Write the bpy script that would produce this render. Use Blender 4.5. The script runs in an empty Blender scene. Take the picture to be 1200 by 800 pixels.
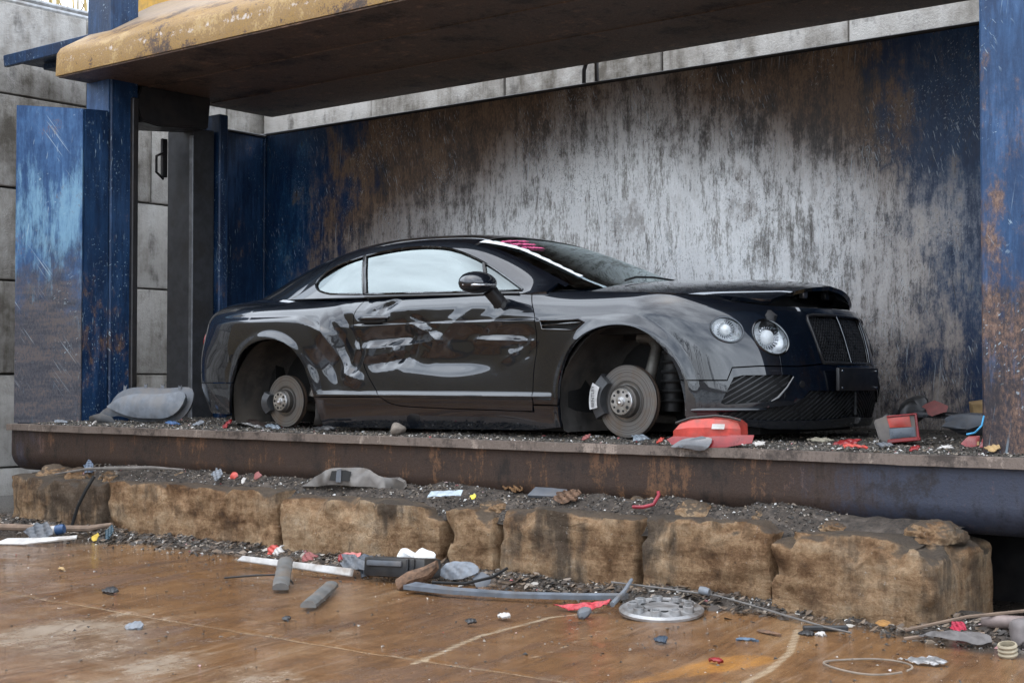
import bpy, bmesh, math, random
import numpy as np
from mathutils import Vector, Matrix, noise as mnoise
from mathutils.geometry import delaunay_2d_cdt
R_ = math.radians
S = bpy.context.scene
COL = S.collection
# ---------------------------------------------------------------- camera
cam = bpy.data.cameras.new('camera'); CAM = bpy.data.objects.new('camera', cam); COL.objects.link(CAM)
cam.sensor_width = 36; cam.lens = 51.0; cam.clip_end = 2000; cam.clip_start = .05
CAM.location = (0, 0, 1.12); CAM.rotation_euler = (R_(90+1.483), 0, R_(38.86))
S.camera = CAM
# ---------------------------------------------------------------- sky, sun, exposure
SUN_EL, SUN_AZ = R_(74), R_(200)      # azimuth clockwise from +Y: a veiled high sun behind the camera
W = bpy.data.worlds.new('World'); S.world = W; W.use_nodes = True
nt = W.node_tree; nt.nodes.clear()
sky = nt.nodes.new('ShaderNodeTexSky'); sky.sky_type = 'NISHITA'; sky.sun_disc = False
sky.sun_elevation = SUN_EL; sky.sun_rotation = SUN_AZ; sky.air_density = 1.0; sky.dust_density = 3.0; sky.ozone_density = 1.0
tc = nt.nodes.new('ShaderNodeTexCoord'); mp = nt.nodes.new('ShaderNodeMapping'); mp.inputs['Scale'].default_value = (1, 1, 2.6)
nz = nt.nodes.new('ShaderNodeTexNoise'); nz.inputs['Scale'].default_value = 2.2; nz.inputs['Detail'].default_value = 6; nz.inputs['Roughness'].default_value = .55
rp = nt.nodes.new('ShaderNodeValToRGB'); rp.color_ramp.elements[0].position = .36; rp.color_ramp.elements[1].position = .74
rp.color_ramp.elements[0].color = (.22, .22, .22, 1); rp.color_ramp.elements[1].color = (1, 1, 1, 1)
mx = nt.nodes.new('ShaderNodeMix'); mx.data_type = 'RGBA'; mx.inputs[7].default_value = (23, 25, 27.8, 1)   # broken cloud sheet over the blue
bg = nt.nodes.new('ShaderNodeBackground'); bg.inputs['Strength'].default_value = .10
ow = nt.nodes.new('ShaderNodeOutputWorld')
nt.links.new(tc.outputs['Generated'], mp.inputs['Vector']); nt.links.new(mp.outputs[0], nz.inputs['Vector']); nt.links.new(nz.outputs['Fac'], rp.inputs[0])
nt.links.new(rp.outputs[0], mx.inputs[0]); nt.links.new(sky.outputs[0], mx.inputs[6]); nt.links.new(mx.outputs[2], bg.inputs['Color']); nt.links.new(bg.outputs[0], ow.inputs['Surface'])
sl = bpy.data.lights.new('sun', 'SUN'); sl.energy = .7; sl.angle = R_(100); sl.color = (1, .97, .93)
so = bpy.data.objects.new('sun', sl); COL.objects.link(so)
_sd = Vector((math.sin(SUN_AZ)*math.cos(SUN_EL), math.cos(SUN_AZ)*math.cos(SUN_EL), math.sin(SUN_EL)))
so.rotation_euler = _sd.to_track_quat('Z', 'Y').to_euler(); so.location = (0, -10, 20)
S.view_settings.view_transform = 'Standard'; S.view_settings.look = 'None'; S.view_settings.gamma = 1; S.view_settings.exposure = 0.76
S.cycles.max_bounces = 8
# ---------------------------------------------------------------- helpers
random.seed(7); RNG = np.random.default_rng(11)
def tag(o, label=None, cat=None, group=None, kind=None):
    if label: o['label'] = label
    if cat: o['category'] = cat
    if group: o['group'] = group
    if kind: o['kind'] = kind
    return o
def empty(name, loc=(0,0,0), rot=(0,0,0), parent=None):
    o = bpy.data.objects.new(name, None); COL.objects.link(o); o.location = loc; o.rotation_euler = rot; o.empty_display_size = .1
    if parent: o.parent = parent
    return o
def link(name, me, mat=None, parent=None, loc=None, rot=None):
    o = bpy.data.objects.new(name, me); COL.objects.link(o)
    if mat is not None and not me.materials: me.materials.append(mat)
    if parent: o.parent = parent
    if loc is not None: o.location = loc
    if rot is not None: o.rotation_euler = rot
    return o
def mesh(verts, faces, smooth=False, normals=None):
    me = bpy.data.meshes.new('m')
    me.from_pydata([tuple(map(float, v)) for v in verts], [], [tuple(int(i) for i in f) for f in faces])
    if smooth: me.polygons.foreach_set('use_smooth', [True]*len(me.polygons))
    me.update()
    if normals is not None: me.normals_split_custom_set_from_vertices([tuple(map(float, n)) for n in normals])
    return me
def bm_mesh(bm, smooth=None):
    me = bpy.data.meshes.new('m')
    bmesh.ops.recalc_face_normals(bm, faces=bm.faces)
    bm.to_mesh(me); bm.free()
    if smooth is not None:
        me.polygons.foreach_set('use_smooth', [True]*len(me.polygons))
        me.set_sharp_from_angle(angle=R_(smooth))
    return me
def box(bm, c, s, rot=None, bev=0.0, seg=1):
    """box with centre c, size s added to bm"""
    t = bmesh.new(); bmesh.ops.create_cube(t, size=1)
    for v in t.verts: v.co = Vector((v.co.x*s[0], v.co.y*s[1], v.co.z*s[2]))
    if bev: bmesh.ops.bevel(t, geom=t.edges[:], offset=bev, segments=seg, affect='EDGES', profile=.6)
    M = Matrix.Translation(c)
    if rot is not None:
        from mathutils import Euler
        M = M @ Euler(rot).to_matrix().to_4x4()
    t.transform(M); _merge(bm, t)
def _merge(bm, t):
    me = bpy.data.meshes.new('t'); t.to_mesh(me); t.free(); bm.from_mesh(me); bpy.data.meshes.remove(me)
def prism(bm, poly, z0, z1, axis='z', bev=0.0):
    """extrude a polygon; axis 'z': poly (x,y); 'y': poly (x,z); 'x': poly (y,z). z0/z1 may be a list per point"""
    t = bmesh.new(); n = len(poly)
    def P(p, w):
        if axis == 'z': return (p[0], p[1], w)
        if axis == 'y': return (p[0], w, p[1])
        return (w, p[0], p[1])
    za = z0 if isinstance(z0, (list, tuple)) else [z0]*n
    zb = z1 if isinstance(z1, (list, tuple)) else [z1]*n
    a = [t.verts.new(P(p, za[i])) for i, p in enumerate(poly)]; b = [t.verts.new(P(p, zb[i])) for i, p in enumerate(poly)]
    t.faces.new(a); t.faces.new(b[::-1])
    for i in range(n): t.faces.new((a[i], b[i], b[(i+1) % n], a[(i+1) % n]))
    bmesh.ops.recalc_face_normals(t, faces=t.faces)
    if bev: bmesh.ops.bevel(t, geom=t.edges[:], offset=bev, segments=2, affect='EDGES')
    _merge(bm, t)
def tube(bm, pts, r, n=8, cap=True):
    """round bar along a polyline; r a number or one per point"""
    pts = [Vector(p) for p in pts]; rr = r if isinstance(r, (list, tuple)) else [r]*len(pts)
    rings = []; pn = None
    for i, p in enumerate(pts):
        d = (pts[min(i+1, len(pts)-1)]-pts[max(i-1, 0)]).normalized()
        if pn is None: pn = d.orthogonal().normalized()
        u = (pn-d*pn.dot(d)).normalized(); pn = u; w = d.cross(u)
        rings.append([bm.verts.new(p+(u*math.cos(2*math.pi*k/n)+w*math.sin(2*math.pi*k/n))*rr[i]) for k in range(n)])
    for a, b in zip(rings, rings[1:]):
        for k in range(n): bm.faces.new((a[k], a[(k+1) % n], b[(k+1) % n], b[k]))
    if cap: bm.faces.new(rings[0][::-1]); bm.faces.new(rings[-1])
def lathe(bm, prof, n=48, axis='y', c=(0,0,0), closed=False):
    """revolve (radius, offset) about an axis"""
    rings = []
    for (r, h) in prof:
        ring = []
        for k in range(n):
            a = 2*math.pi*k/n; x, y = r*math.cos(a), r*math.sin(a)
            p = (x, h, y) if axis == 'y' else ((x, y, h) if axis == 'z' else (h, x, y))
            ring.append(bm.verts.new(Vector(p)+Vector(c)))
        rings.append(ring)
    if closed: rings.append(rings[0])
    for a, b in zip(rings, rings[1:]):
        for k in range(n): bm.faces.new((a[k], a[(k+1) % n], b[(k+1) % n], b[k]))
    if not closed:
        if prof[0][0] > 1e-4: bm.faces.new(rings[0])
        if prof[-1][0] > 1e-4: bm.faces.new(rings[-1][::-1])
def rough_up(bm, amp, freq, seed=0.0):
    for v in bm.verts:
        p = v.co*freq+Vector((seed, seed*1.7, -seed))
        v.co += Vector((mnoise.noise(p), mnoise.noise(p+Vector((31, 0, 0))), mnoise.noise(p+Vector((0, 57, 0)))))*amp
# ---------------------------------------------------------------- materials
class NT:
    """small wrapper for writing node graphs as expressions"""
    def __init__(s, name):
        s.m = bpy.data.materials.new(name); s.m.use_nodes = True; s.t = s.m.node_tree; s.t.nodes.clear()
        s.out = s.t.nodes.new('ShaderNodeOutputMaterial'); s.b = s.t.nodes.new('ShaderNodeBsdfPrincipled')
        s.t.links.new(s.b.outputs[0], s.out.inputs[0])
        s._tc = s.t.nodes.new('ShaderNodeTexCoord')
    def set(s, sock, v):
        if hasattr(v, 'is_linked') or isinstance(v, bpy.types.NodeSocket): s.t.links.new(v, sock)
        else:
            try: sock.default_value = v
            except Exception:
                sock.default_value = (*v, 1) if len(v) == 3 else v
    def pos(s, scale=(1,1,1), rot=(0,0,0), loc=(0,0,0), kind='Object'):
        m = s.t.nodes.new('ShaderNodeMapping'); m.inputs['Scale'].default_value = scale; m.inputs['Rotation'].default_value = rot; m.inputs['Location'].default_value = loc
        s.t.links.new(s._tc.outputs[kind], m.inputs['Vector']); return m.outputs[0]
    def xyz(s, kind='Object'):
        n = s.t.nodes.new('ShaderNodeSeparateXYZ'); s.t.links.new(s._tc.outputs[kind], n.inputs[0]); return n.outputs[0], n.outputs[1], n.outputs[2]
    def noise(s, scale=5, detail=4, rough=.55, vec=None, dist=0.0, out='Fac'):
        n = s.t.nodes.new('ShaderNodeTexNoise'); n.inputs['Scale'].default_value = scale; n.inputs['Detail'].default_value = detail
        n.inputs['Roughness'].default_value = rough; n.inputs['Distortion'].default_value = dist
        s.t.links.new(vec if vec is not None else s.pos(), n.inputs['Vector']); return n.outputs[out]
    def voro(s, scale=5, vec=None, feature='F1', out='Distance'):
        n = s.t.nodes.new('ShaderNodeTexVoronoi'); n.feature = feature; n.inputs['Scale'].default_value = scale
        s.t.links.new(vec if vec is not None else s.pos(), n.inputs['Vector']); return n.outputs[out]
    def math(s, op, a, b=0.0, clamp=False):
        n = s.t.nodes.new('ShaderNodeMath'); n.operation = op; n.use_clamp = clamp; s.set(n.inputs[0], a); s.set(n.inputs[1], b); return n.outputs[0]
    def mul(s, a, b): return s.math('MULTIPLY', a, b)
    def add(s, a, b): return s.math('ADD', a, b)
    def sub(s, a, b): return s.math('SUBTRACT', a, b)
    def mr(s, v, a, b, c=0.0, d=1.0, smooth=True):
        n = s.t.nodes.new('ShaderNodeMapRange'); n.interpolation_type = 'SMOOTHSTEP' if smooth else 'LINEAR'
        s.set(n.inputs[0], v)
        for i, k in enumerate((a, b, c, d)): s.set(n.inputs[1+i], k)
        return n.outputs[0]
    def mix(s, f, a, b, kind='MIX'):
        n = s.t.nodes.new('ShaderNodeMix'); n.data_type = 'RGBA'; n.blend_type = kind
        s.set(n.inputs[0], f)
        for i, k in ((6, a), (7, b)): s.set(n.inputs[i], (*k, 1) if isinstance(k, tuple) and len(k) == 3 else k)
        return n.outputs[2]
    def con(s, v, k): return s.add(s.mul(s.sub(v, .5), k), .5)
    def ramp(s, f, stops, con=1.45):
        if con != 1: f = s.con(f, con)
        n = s.t.nodes.new('ShaderNodeValToRGB'); cr = n.color_ramp
        while len(cr.elements) < len(stops): cr.elements.new(.5)
        for e, (p, c) in zip(cr.elements, stops): e.position = p; e.color = (*c, 1)
        s.set(n.inputs[0], f); return n.outputs[0]
    def rpos(s, scale, rot):
        """rotated first, then stretched"""
        m = s.t.nodes.new('ShaderNodeMapping'); m.vector_type = 'TEXTURE'; m.inputs['Scale'].default_value = tuple(1/k for k in scale); m.inputs['Rotation'].default_value = rot
        s.t.links.new(s._tc.outputs['Object'], m.inputs['Vector']); return m.outputs[0]
    def scratches(s, angs=(.12, -.5, 1.1), lo=.68, hi=.72, L=1.3, W=95):
        """sparse straight scratches in the upright plane"""
        o = None
        for i, a in enumerate(angs):
            k = s.mul(s.mr(s.noise(1, 2, .5, s.rpos((W, W, L), (0, a, .3*i))), lo, hi), s.mr(s.noise(1.7, 3, .6, s.pos(loc=(3.3*i, 2.1, 7.7*i))), .50, .62))
            o = k if o is None else s.math('MAXIMUM', o, k)
        return o
    def opos(s, scale=(1,1,1), loc=(0,0,0)):
        """object position shifted by a random amount per object, so that copies differ"""
        a = s.t.nodes.new('ShaderNodeVectorMath'); a.operation = 'SCALE'; a.inputs[0].default_value = (37, 53, 11); s.t.links.new(s.rand(), a.inputs['Scale'])
        b = s.t.nodes.new('ShaderNodeVectorMath'); b.operation = 'ADD'; s.t.links.new(s._tc.outputs['Object'], b.inputs[0]); s.t.links.new(a.outputs[0], b.inputs[1])
        m = s.t.nodes.new('ShaderNodeMapping'); m.inputs['Scale'].default_value = scale; m.inputs['Location'].default_value = loc; s.t.links.new(b.outputs[0], m.inputs[0]); return m.outputs[0]
    def attr(s, name):
        n = s.t.nodes.new('ShaderNodeAttribute'); n.attribute_name = name; return n.outputs['Fac']
    def rand(s):
        n = s.t.nodes.new('ShaderNodeObjectInfo'); return n.outputs['Random']
    def bump(s, h, strength=.3, dist=.02):
        n = s.t.nodes.new('ShaderNodeBump'); n.inputs['Strength'].default_value = strength; n.inputs['Distance'].default_value = dist
        s.set(n.inputs['Height'], h); s.t.links.new(n.outputs[0], s.b.inputs['Normal'])
    def bsdf(s, **kw):
        names = dict(base='Base Color', rough='Roughness', metal='Metallic', coat='Coat Weight', coatr='Coat Roughness', ior='IOR', trans='Transmission Weight', spec='Specular IOR Level', alpha='Alpha', emit='Emission Color', emits='Emission Strength')
        for k, v in kw.items(): s.set(s.b.inputs[names[k]], (*v, 1) if isinstance(v, tuple) and len(v) == 3 else v)
        return s.m
MATS = {}
def plain(name, c, rough=.5, metal=0.0, var=.25, scale=14, dirt=None, dirt_amt=.5, coat=0.0, bump=.0, **kw):
    """a solid colour with cloudy variation and dirt blotches"""
    if name in MATS: return MATS[name]
    n = NT(name); a = n.noise(scale, 5, .6); b = n.noise(scale*.33, 4, .6, n.pos(loc=(3.1, 1.7, 5.2)))
    base = n.mix(n.mr(a, .3, .7), tuple(x*(1-var) for x in c), tuple(min(1, x*(1+var)) for x in c))
    if dirt: base = n.mix(n.mul(n.mr(b, .45, .68), dirt_amt), base, dirt)
    n.bsdf(base=base, rough=n.mr(a, .25, .75, max(.03, rough-.1), min(1, rough+.12)), metal=metal, coat=coat, coatr=.08, **kw)
    if bump: n.bump(n.noise(scale*3, 4, .6), bump, .01)
    MATS[name] = n.m; return n.m
# ---------------------------------------------------------------- car surface
class Spl:
    """natural cubic spline through (x, y); y may be vector valued"""
    def __init__(s, x, y):
        x = np.asarray(x, float); y = np.asarray(y, float)
        n = len(x); h = np.diff(x)
        A = np.zeros((n, n)); A[0, 0] = A[-1, -1] = 1
        B = np.zeros(y.shape)
        for i in range(1, n-1):
            A[i, i-1] = h[i-1]; A[i, i] = 2*(h[i-1]+h[i]); A[i, i+1] = h[i]
            B[i] = 3*((y[i+1]-y[i])/h[i]-(y[i]-y[i-1])/h[i-1])
        c = np.linalg.solve(A, B)
        s.x, s.y, s.c, s.h = x, y, c, h
    def __call__(s, t):
        t = np.asarray(t, float)
        i = np.clip(np.searchsorted(s.x, t)-1, 0, len(s.x)-2)
        d = t-s.x[i]; h = s.h[i]
        if s.y.ndim > 1: d = d[..., None]; h = h[..., None]
        b = (s.y[i+1]-s.y[i])/h-h*(2*s.c[i]+s.c[i+1])/3
        dd = (s.c[i+1]-s.c[i])/(3*h)
        return s.y[i]+d*(b+d*(s.c[i]+d*dd))

# plan outline of the body at its widest, rear centre -> near side -> front centre (x forward from front axle, v towards near side)
PLAN = np.array([(-3.93,0),(-3.925,.25),(-3.90,.48),(-3.83,.70),(-3.66,.86),(-3.40,.945),(-3.10,.985),(-2.78,1.0),(-2.45,.99),(-2.15,.968),
 (-1.8,.955),(-1.3,.95),(-.85,.955),(-.5,.968),(-.2,.985),(.08,.992),(.30,.98),(.47,.945),(.62,.87),(.745,.765),(.85,.64),(.93,.49),(.985,.32),(1.012,.15),(1.02,0)])
_arc = np.r_[0, np.cumsum(np.hypot(*np.diff(PLAN, axis=0).T))]
_i0 = 15
_arc = _arc-_arc[_i0]+PLAN[_i0, 0]
PS = Spl(_arc, PLAN)
A0, A1 = _arc[0], _arc[-1]
ZK = np.array([.02,.10,.20,.30,.40,.50,.60,.68,.75,.81,.86,.92])
# inset of the profile from the plan outline at the ZK heights, per station
_prof = {
 'rear':  [.16,.10,.05,.015,.01,.01,.02,.04,.055,.08,.13,.26],
 'rcorn': [.14,.09,.05,.02,.01,.01,.02,.035,.05,.075,.13,.27],
 'rarch': [.09,.06,.035,.02,.01,.004,.0,.004,.014,.042,.10,.23],
 'rdoor': [.085,.055,.025,.02,.02,.016,.012,.008,.018,.048,.085,.135],
 'door':  [.085,.055,.022,.016,.022,.017,.010,.004,.010,.030,.058,.10],
 'fdoor': [.085,.055,.025,.018,.022,.018,.012,.006,.012,.036,.07,.13],
 'farch': [.07,.045,.025,.012,.006,.003,.001,.006,.022,.06,.12,.22],
 'fcorn': [.06,.03,.01,.004,.006,.010,.022,.045,.08,.14,.23,.36],
 'nose':  [.07,.035,.008,.0,.012,.03,.055,.085,.12,.19,.30,.45],
 'cent':  [.07,.035,.005,.0,.012,.04,.07,.10,.14,.22,.34,.5]}
_st = [(A0,'rear'),(A0+.5,'rear'),(-3.6,'rcorn'),(-3.2,'rarch'),(-2.78,'rarch'),(-2.4,'rarch'),(-2.0,'rdoor'),(-1.3,'door'),(-.7,'fdoor'),(-.25,'farch'),
 (.08,'farch'),(.35,'farch'),(.62,'fcorn'),(.9,'nose'),(1.2,'nose'),(A1,'cent')]
_sa = np.array([s[0] for s in _st])
_pz = np.array([Spl(ZK, _prof[s[1]])(np.linspace(.02, .95, 187)) for s in _st])
_PA = np.linspace(A0, A1, 600)
_TAB = Spl(_sa, _pz)(_PA)
def inset(a, z):
    u = np.clip((np.asarray(a)-A0)/(A1-A0)*599, 0, 598.999); w = np.clip((np.asarray(z)-.02)/.93*186, 0, 185.999)
    i = u.astype(int); j = w.astype(int); fu = u-i; fw = w-j
    return (_TAB[i, j]*(1-fu)*(1-fw)+_TAB[i+1, j]*fu*(1-fw)+_TAB[i, j+1]*(1-fu)*fw+_TAB[i+1, j+1]*fu*fw)
def sstep(e0, e1, x):
    t = np.clip((np.asarray(x, float)-e0)/(e1-e0), 0, 1); return t*t*(3-2*t)
def gau(x, s): return np.exp(-(x/s)**2)
ARCHF = (.078, .235, .425); ARCHR = (-2.775, .215, .415)
def seg_d(a, z, p, q):
    p = np.array(p); q = np.array(q); d = q-p; L2 = d@d
    t = np.clip(((a-p[0])*d[0]+(z-p[1])*d[1])/L2, 0, 1)
    return np.hypot(a-p[0]-t*d[0], z-p[1]-t*d[1]), t
def relief(a, z):
    """outward (+) relief of the panels: arch flares, trim ridge, dents"""
    a = np.asarray(a, float); z = np.asarray(z, float)
    r = np.zeros(np.broadcast(a, z).shape)
    for (cx, cz, R) in (ARCHF, ARCHR):
        d = np.hypot(a-cx, np.maximum(z-cz, 0)*1.0 + np.minimum(z-cz, 0)*.15)-R
        r += .016*(1-sstep(.0, .075, d))
    # haunch step over the rear wheel: shelf edge sweeping from behind the door over the arch
    zc = .765-.10*sstep(-2.55, -2.15, a)-.02*(a+2.9)**2
    r += .020*sstep(-3.6,-3.2,a)*(1-sstep(-2.35,-2.08,a))*(1-sstep(zc-.012, zc+.03, z))*sstep(.42,.6,z)
    # sill trim ridge
    zt = .262
    r += .012*gau(z-zt, .016)*sstep(-2.36,-2.30,a)*(1-sstep(-.42,-.38,a))
    # door character line
    zl = .705
    r -= .009*sstep(zl, zl+.012, z)*sstep(-2.25,-2.0,a)*(1-sstep(.02,.25,a))*(1-sstep(.75,.82,z))
    r += dents(a, z)
    return r
def fold(a, z, p, q, w1, w2, amp):
    """crease from p to q: sharp ridge/valley with different widths on its two sides"""
    p = np.array(p); q = np.array(q); d = (q-p)/np.hypot(*(q-p)); n = np.array([-d[1], d[0]])
    s = (a-p[0])*d[0]+(z-p[1])*d[1]; t = (a-p[0])*n[0]+(z-p[1])*n[1]
    L = np.hypot(*(q-p))
    k = sstep(-.10, .08, s)*(1-sstep(L-.08, L+.10, s))
    f = np.where(t > 0, np.clip(1-t/w1, 0, 1)**1.15, np.clip(1+t/w2, 0, 1)**1.15)
    return amp*k*f
def dents(a, z):
    r = np.zeros(np.broadcast(a, z).shape)
    # broad push-in of the door and of the quarter ahead of the rear wheel
    r -= .075*gau(a+1.60, .27)*gau(z-.61, .105)
    r -= .030*gau(a+1.02, .26)*gau(z-.60, .10)
    r -= .046*gau(a+.64, .11)*gau(z-.57, .07)
    r -= .062*gau(a+2.16, .11)*gau(z-.52, .16)
    r -= .022*gau(a+1.25, .5)*gau(z-.47, .06)
    # creases
    r += fold(a, z, (-1.97,.555), (-1.30,.60), .05, .10, .028)
    r += fold(a, z, (-1.52,.70), (-1.28,.60), .05, .09, .024)
    r += fold(a, z, (-1.30,.60), (-1.12,.74), .07, .05, .020)
    r += fold(a, z, (-1.02,.60), (-.56,.585), .035, .09, .024)
    r += fold(a, z, (-.98,.62), (-.80,.74), .10, .05, .016)
    r += fold(a, z, (-.80,.47), (-.56,.58), .09, .06, .016)
    r += fold(a, z, (-1.86,.46), (-1.60,.50), .05, .06, -.024)
    r += fold(a, z, (-2.30,.72), (-2.10,.40), .07, .09, .030)
    r += fold(a, z, (-2.10,.40), (-1.97,.36), .05, .08, .022)
    r += fold(a, z, (-2.14,.78), (-1.98,.57), .08, .06, -.020)
    r += fold(a, z, (-2.02,.44), (-1.93,.58), .05, .05, -.018)
    r += fold(a, z, (-1.86,.80), (-1.72,.84), .035, .05, -.022)
    r += fold(a, z, (-1.52,.745), (-1.40,.70), .03, .04, -.014)
    # small crumples: folded sheet, flat facets meeting in sharp creases
    def tri(t): return np.abs(2*(t-np.floor(t+.5)))
    m = 1.1*gau(a+1.66, .24)*gau(z-.53, .075)+.9*gau(a+1.48, .15)*gau(z-.69, .06)+1.0*gau(a+2.06,.09)*gau(z-.43,.08)+.8*gau(a+1.82,.12)*gau(z-.80,.05)+.9*gau(a+.66,.09)*gau(z-.56,.05)+.5*gau(a+2.16,.08)*gau(z-.66,.08)
    r += .015*m*(tri(4.1*a+2.3*z+.35*tri(3*z+1.1*a))+.8*tri(5.3*z-2.6*a+.4*tri(3.7*a))+.5*tri(9.1*a-6*z)-1.1)
    r += .005*gau(a+1.3,.8)*gau(z-.55,.2)*np.sin(8*a+2*np.sin(5*z))*np.cos(7*z+3*a)
    return r
def body(a, z, extra=0.0):
    """point of the lower body at plan arc a and height z -> x, v, z"""
    a = np.asarray(a, float); z = np.asarray(z, float)
    p = PS(a); t = PS(a+.004)-PS(a-.004); L = np.hypot(t[..., 0], t[..., 1])
    o = -inset(a, z)+relief(a, z)+extra
    return np.stack([p[..., 0]+(-t[..., 1]/L)*o, p[..., 1]+(t[..., 0]/L)*o, z+0*a], -1)

# greenhouse: roof rail curve (A-pillar foot -> roof -> tail), belt curve, crown across
_rx = [-3.75,-3.55,-3.4,-3.1,-2.8,-2.5,-2.2,-1.9,-1.6,-1.25,-1.0,-.7,-.45,-.2,.05]
RZ = Spl(_rx, [.80,.865,.915,1.03,1.123,1.191,1.235,1.249,1.243,1.208,1.136,1.018,.908,.80,.69])
RV = Spl(_rx, [.55,.555,.56,.575,.602,.632,.65,.655,.66,.675,.70,.74,.775,.80,.82])
RC = Spl(_rx, [.05,.055,.065,.08,.085,.085,.085,.085,.085,.085,.085,.088,.10,.13,.16])
BV = Spl([-3.8,-3.4,-3.0,-2.6,-2.2,-1.8,-1.3,-.8,-.4,0], [.66,.735,.80,.85,.878,.888,.89,.882,.862,.83])
def green(x, z):
    """near side glass surface"""
    x = np.asarray(x, float); z = np.asarray(z, float)
    zr = RZ(x); vr = RV(x); vb = BV(x); zb = .88
    u = np.clip((z-zb)/np.maximum(zr-zb, .05), -.3, 1.2)
    k = np.clip((zr-zb)/.35, 0, 1)
    v = vb+(vr+.022*k-vb)*u+.035*np.maximum(u*(1-u), -.05)*k-.022*k*np.clip(u, 0, 1.1)**7
    return np.stack([x, v, z+0*x], -1)
def roofs(x, q):
    """top surface, q = -1..1 across"""
    x = np.asarray(x, float); q = np.asarray(q, float)
    return np.stack([x, RV(x)*q, RZ(x)+RC(x)*(.5*(1-q*q)+.5*(1-np.abs(q)**6))], -1)
# ---------------------------------------------------------------- special materials
def m_wall():
    """press plates: blue paint rubbed through to rust and bare steel brightened with painted sheen"""
    n = NT('press_wall_steel'); X, Y, Z = n.xyz()
    co = n.noise(.85, 5, .6, n.pos((1, 1, .8))); mid = n.con(n.noise(3.6, 13, .80, n.pos((1, 1, .62), loc=(4, 2, 1))), 1.5); sk = n.con(n.noise(1, 9, .80, n.pos((16, 16, 2.2))), 1.3); fine = n.con(n.noise(75, 5, .85, n.pos((1, 1, .3))), 1.5)
    w = n.add(n.add(n.mul(n.sub(co, .5), 1.3), n.mul(n.sub(mid, .5), 1.25)), n.mul(n.sub(sk, .5), .55))
    cx = n.math('ABSOLUTE', n.add(X, 6.35))
    inner = n.sub(n.mr(cx, .3, 3.6, 1.06, 0, False), n.mul(n.mr(Z, 2.2, 3.5), .86))  # low centre brightened as sheen, top darkened as lid shade, besides real wear
    bare = n.mr(n.add(inner, n.mul(w, .62)), .10, .90)
    inn2 = n.sub(n.mr(cx, 1.2, 4.0, 1, 0, False), n.mul(n.mr(X, -5.2, -3.4), n.mr(Z, 1.0, 2.6, .05, .34)))
    rustm = n.mr(n.add(inn2, n.mul(w, .75)), .16, .52)
    blue = n.mix(n.mr(n.add(n.mul(mid, .6), n.mul(sk, .5)), .40, .75), (.003, .020, .066), (.016, .066, .155))
    blue = n.mix(n.mul(n.mr(n.add(n.mul(mid, .7), n.mul(fine, .4)), .60, .74), .6), blue, (.06, .20, .30))
    rust = n.ramp(n.add(n.add(n.mul(fine, .3), n.mul(mid, .45)), n.mul(sk, .25)), [(.32, (.022, .018, .017)), (.45, (.065, .045, .034)), (.54, (.135, .083, .052)), (.62, (.19, .12, .07)), (.75, (.11, .105, .10))])
    steel = n.ramp(n.add(n.add(n.mul(sk, .4), n.mul(fine, .3)), n.mul(mid, .3)), [(.32, (.15, .135, .12)), (.44, (.42, .41, .395)), (.51, (.80, .80, .80)), (.70, (.60, .58, .56))])
    c = n.mix(rustm, blue, rust); c = n.mix(bare, c, steel)
    blk = n.mr(n.add(n.mul(n.noise(1, 5, .75, n.pos((30, 30, 4.5), loc=(3, 3, 3))), .75), n.mul(mid, .5)), .72, .80); c = n.mix(n.mul(blk, .72), c, (.03, .026, .024))
    br = n.mr(n.add(mid, n.mul(n.sub(co, .5), .8)), .60, .72); c = n.mix(n.mul(br, .40), c, (.12, .08, .055))
    c = n.mix(n.mul(n.scratches((.1, -.35, .8), .64, .68, 1.6, 120), .6), c, (.42, .48, .52)); c = n.mix(n.mul(n.scratches((-.2, .5, 1.3), .64, .68, 1.4, 110), .75), c, (.03, .027, .026))
    n.bsdf(base=c, metal=n.mul(bare, .72), rough=n.mr(n.add(n.mul(fine, .5), n.mul(mid, .5)), .35, .65, .33, .56), spec=.35)
    n.bump(n.add(n.mul(fine, .5), n.mul(mid, .9)), .28, .014); return n.m
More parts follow.
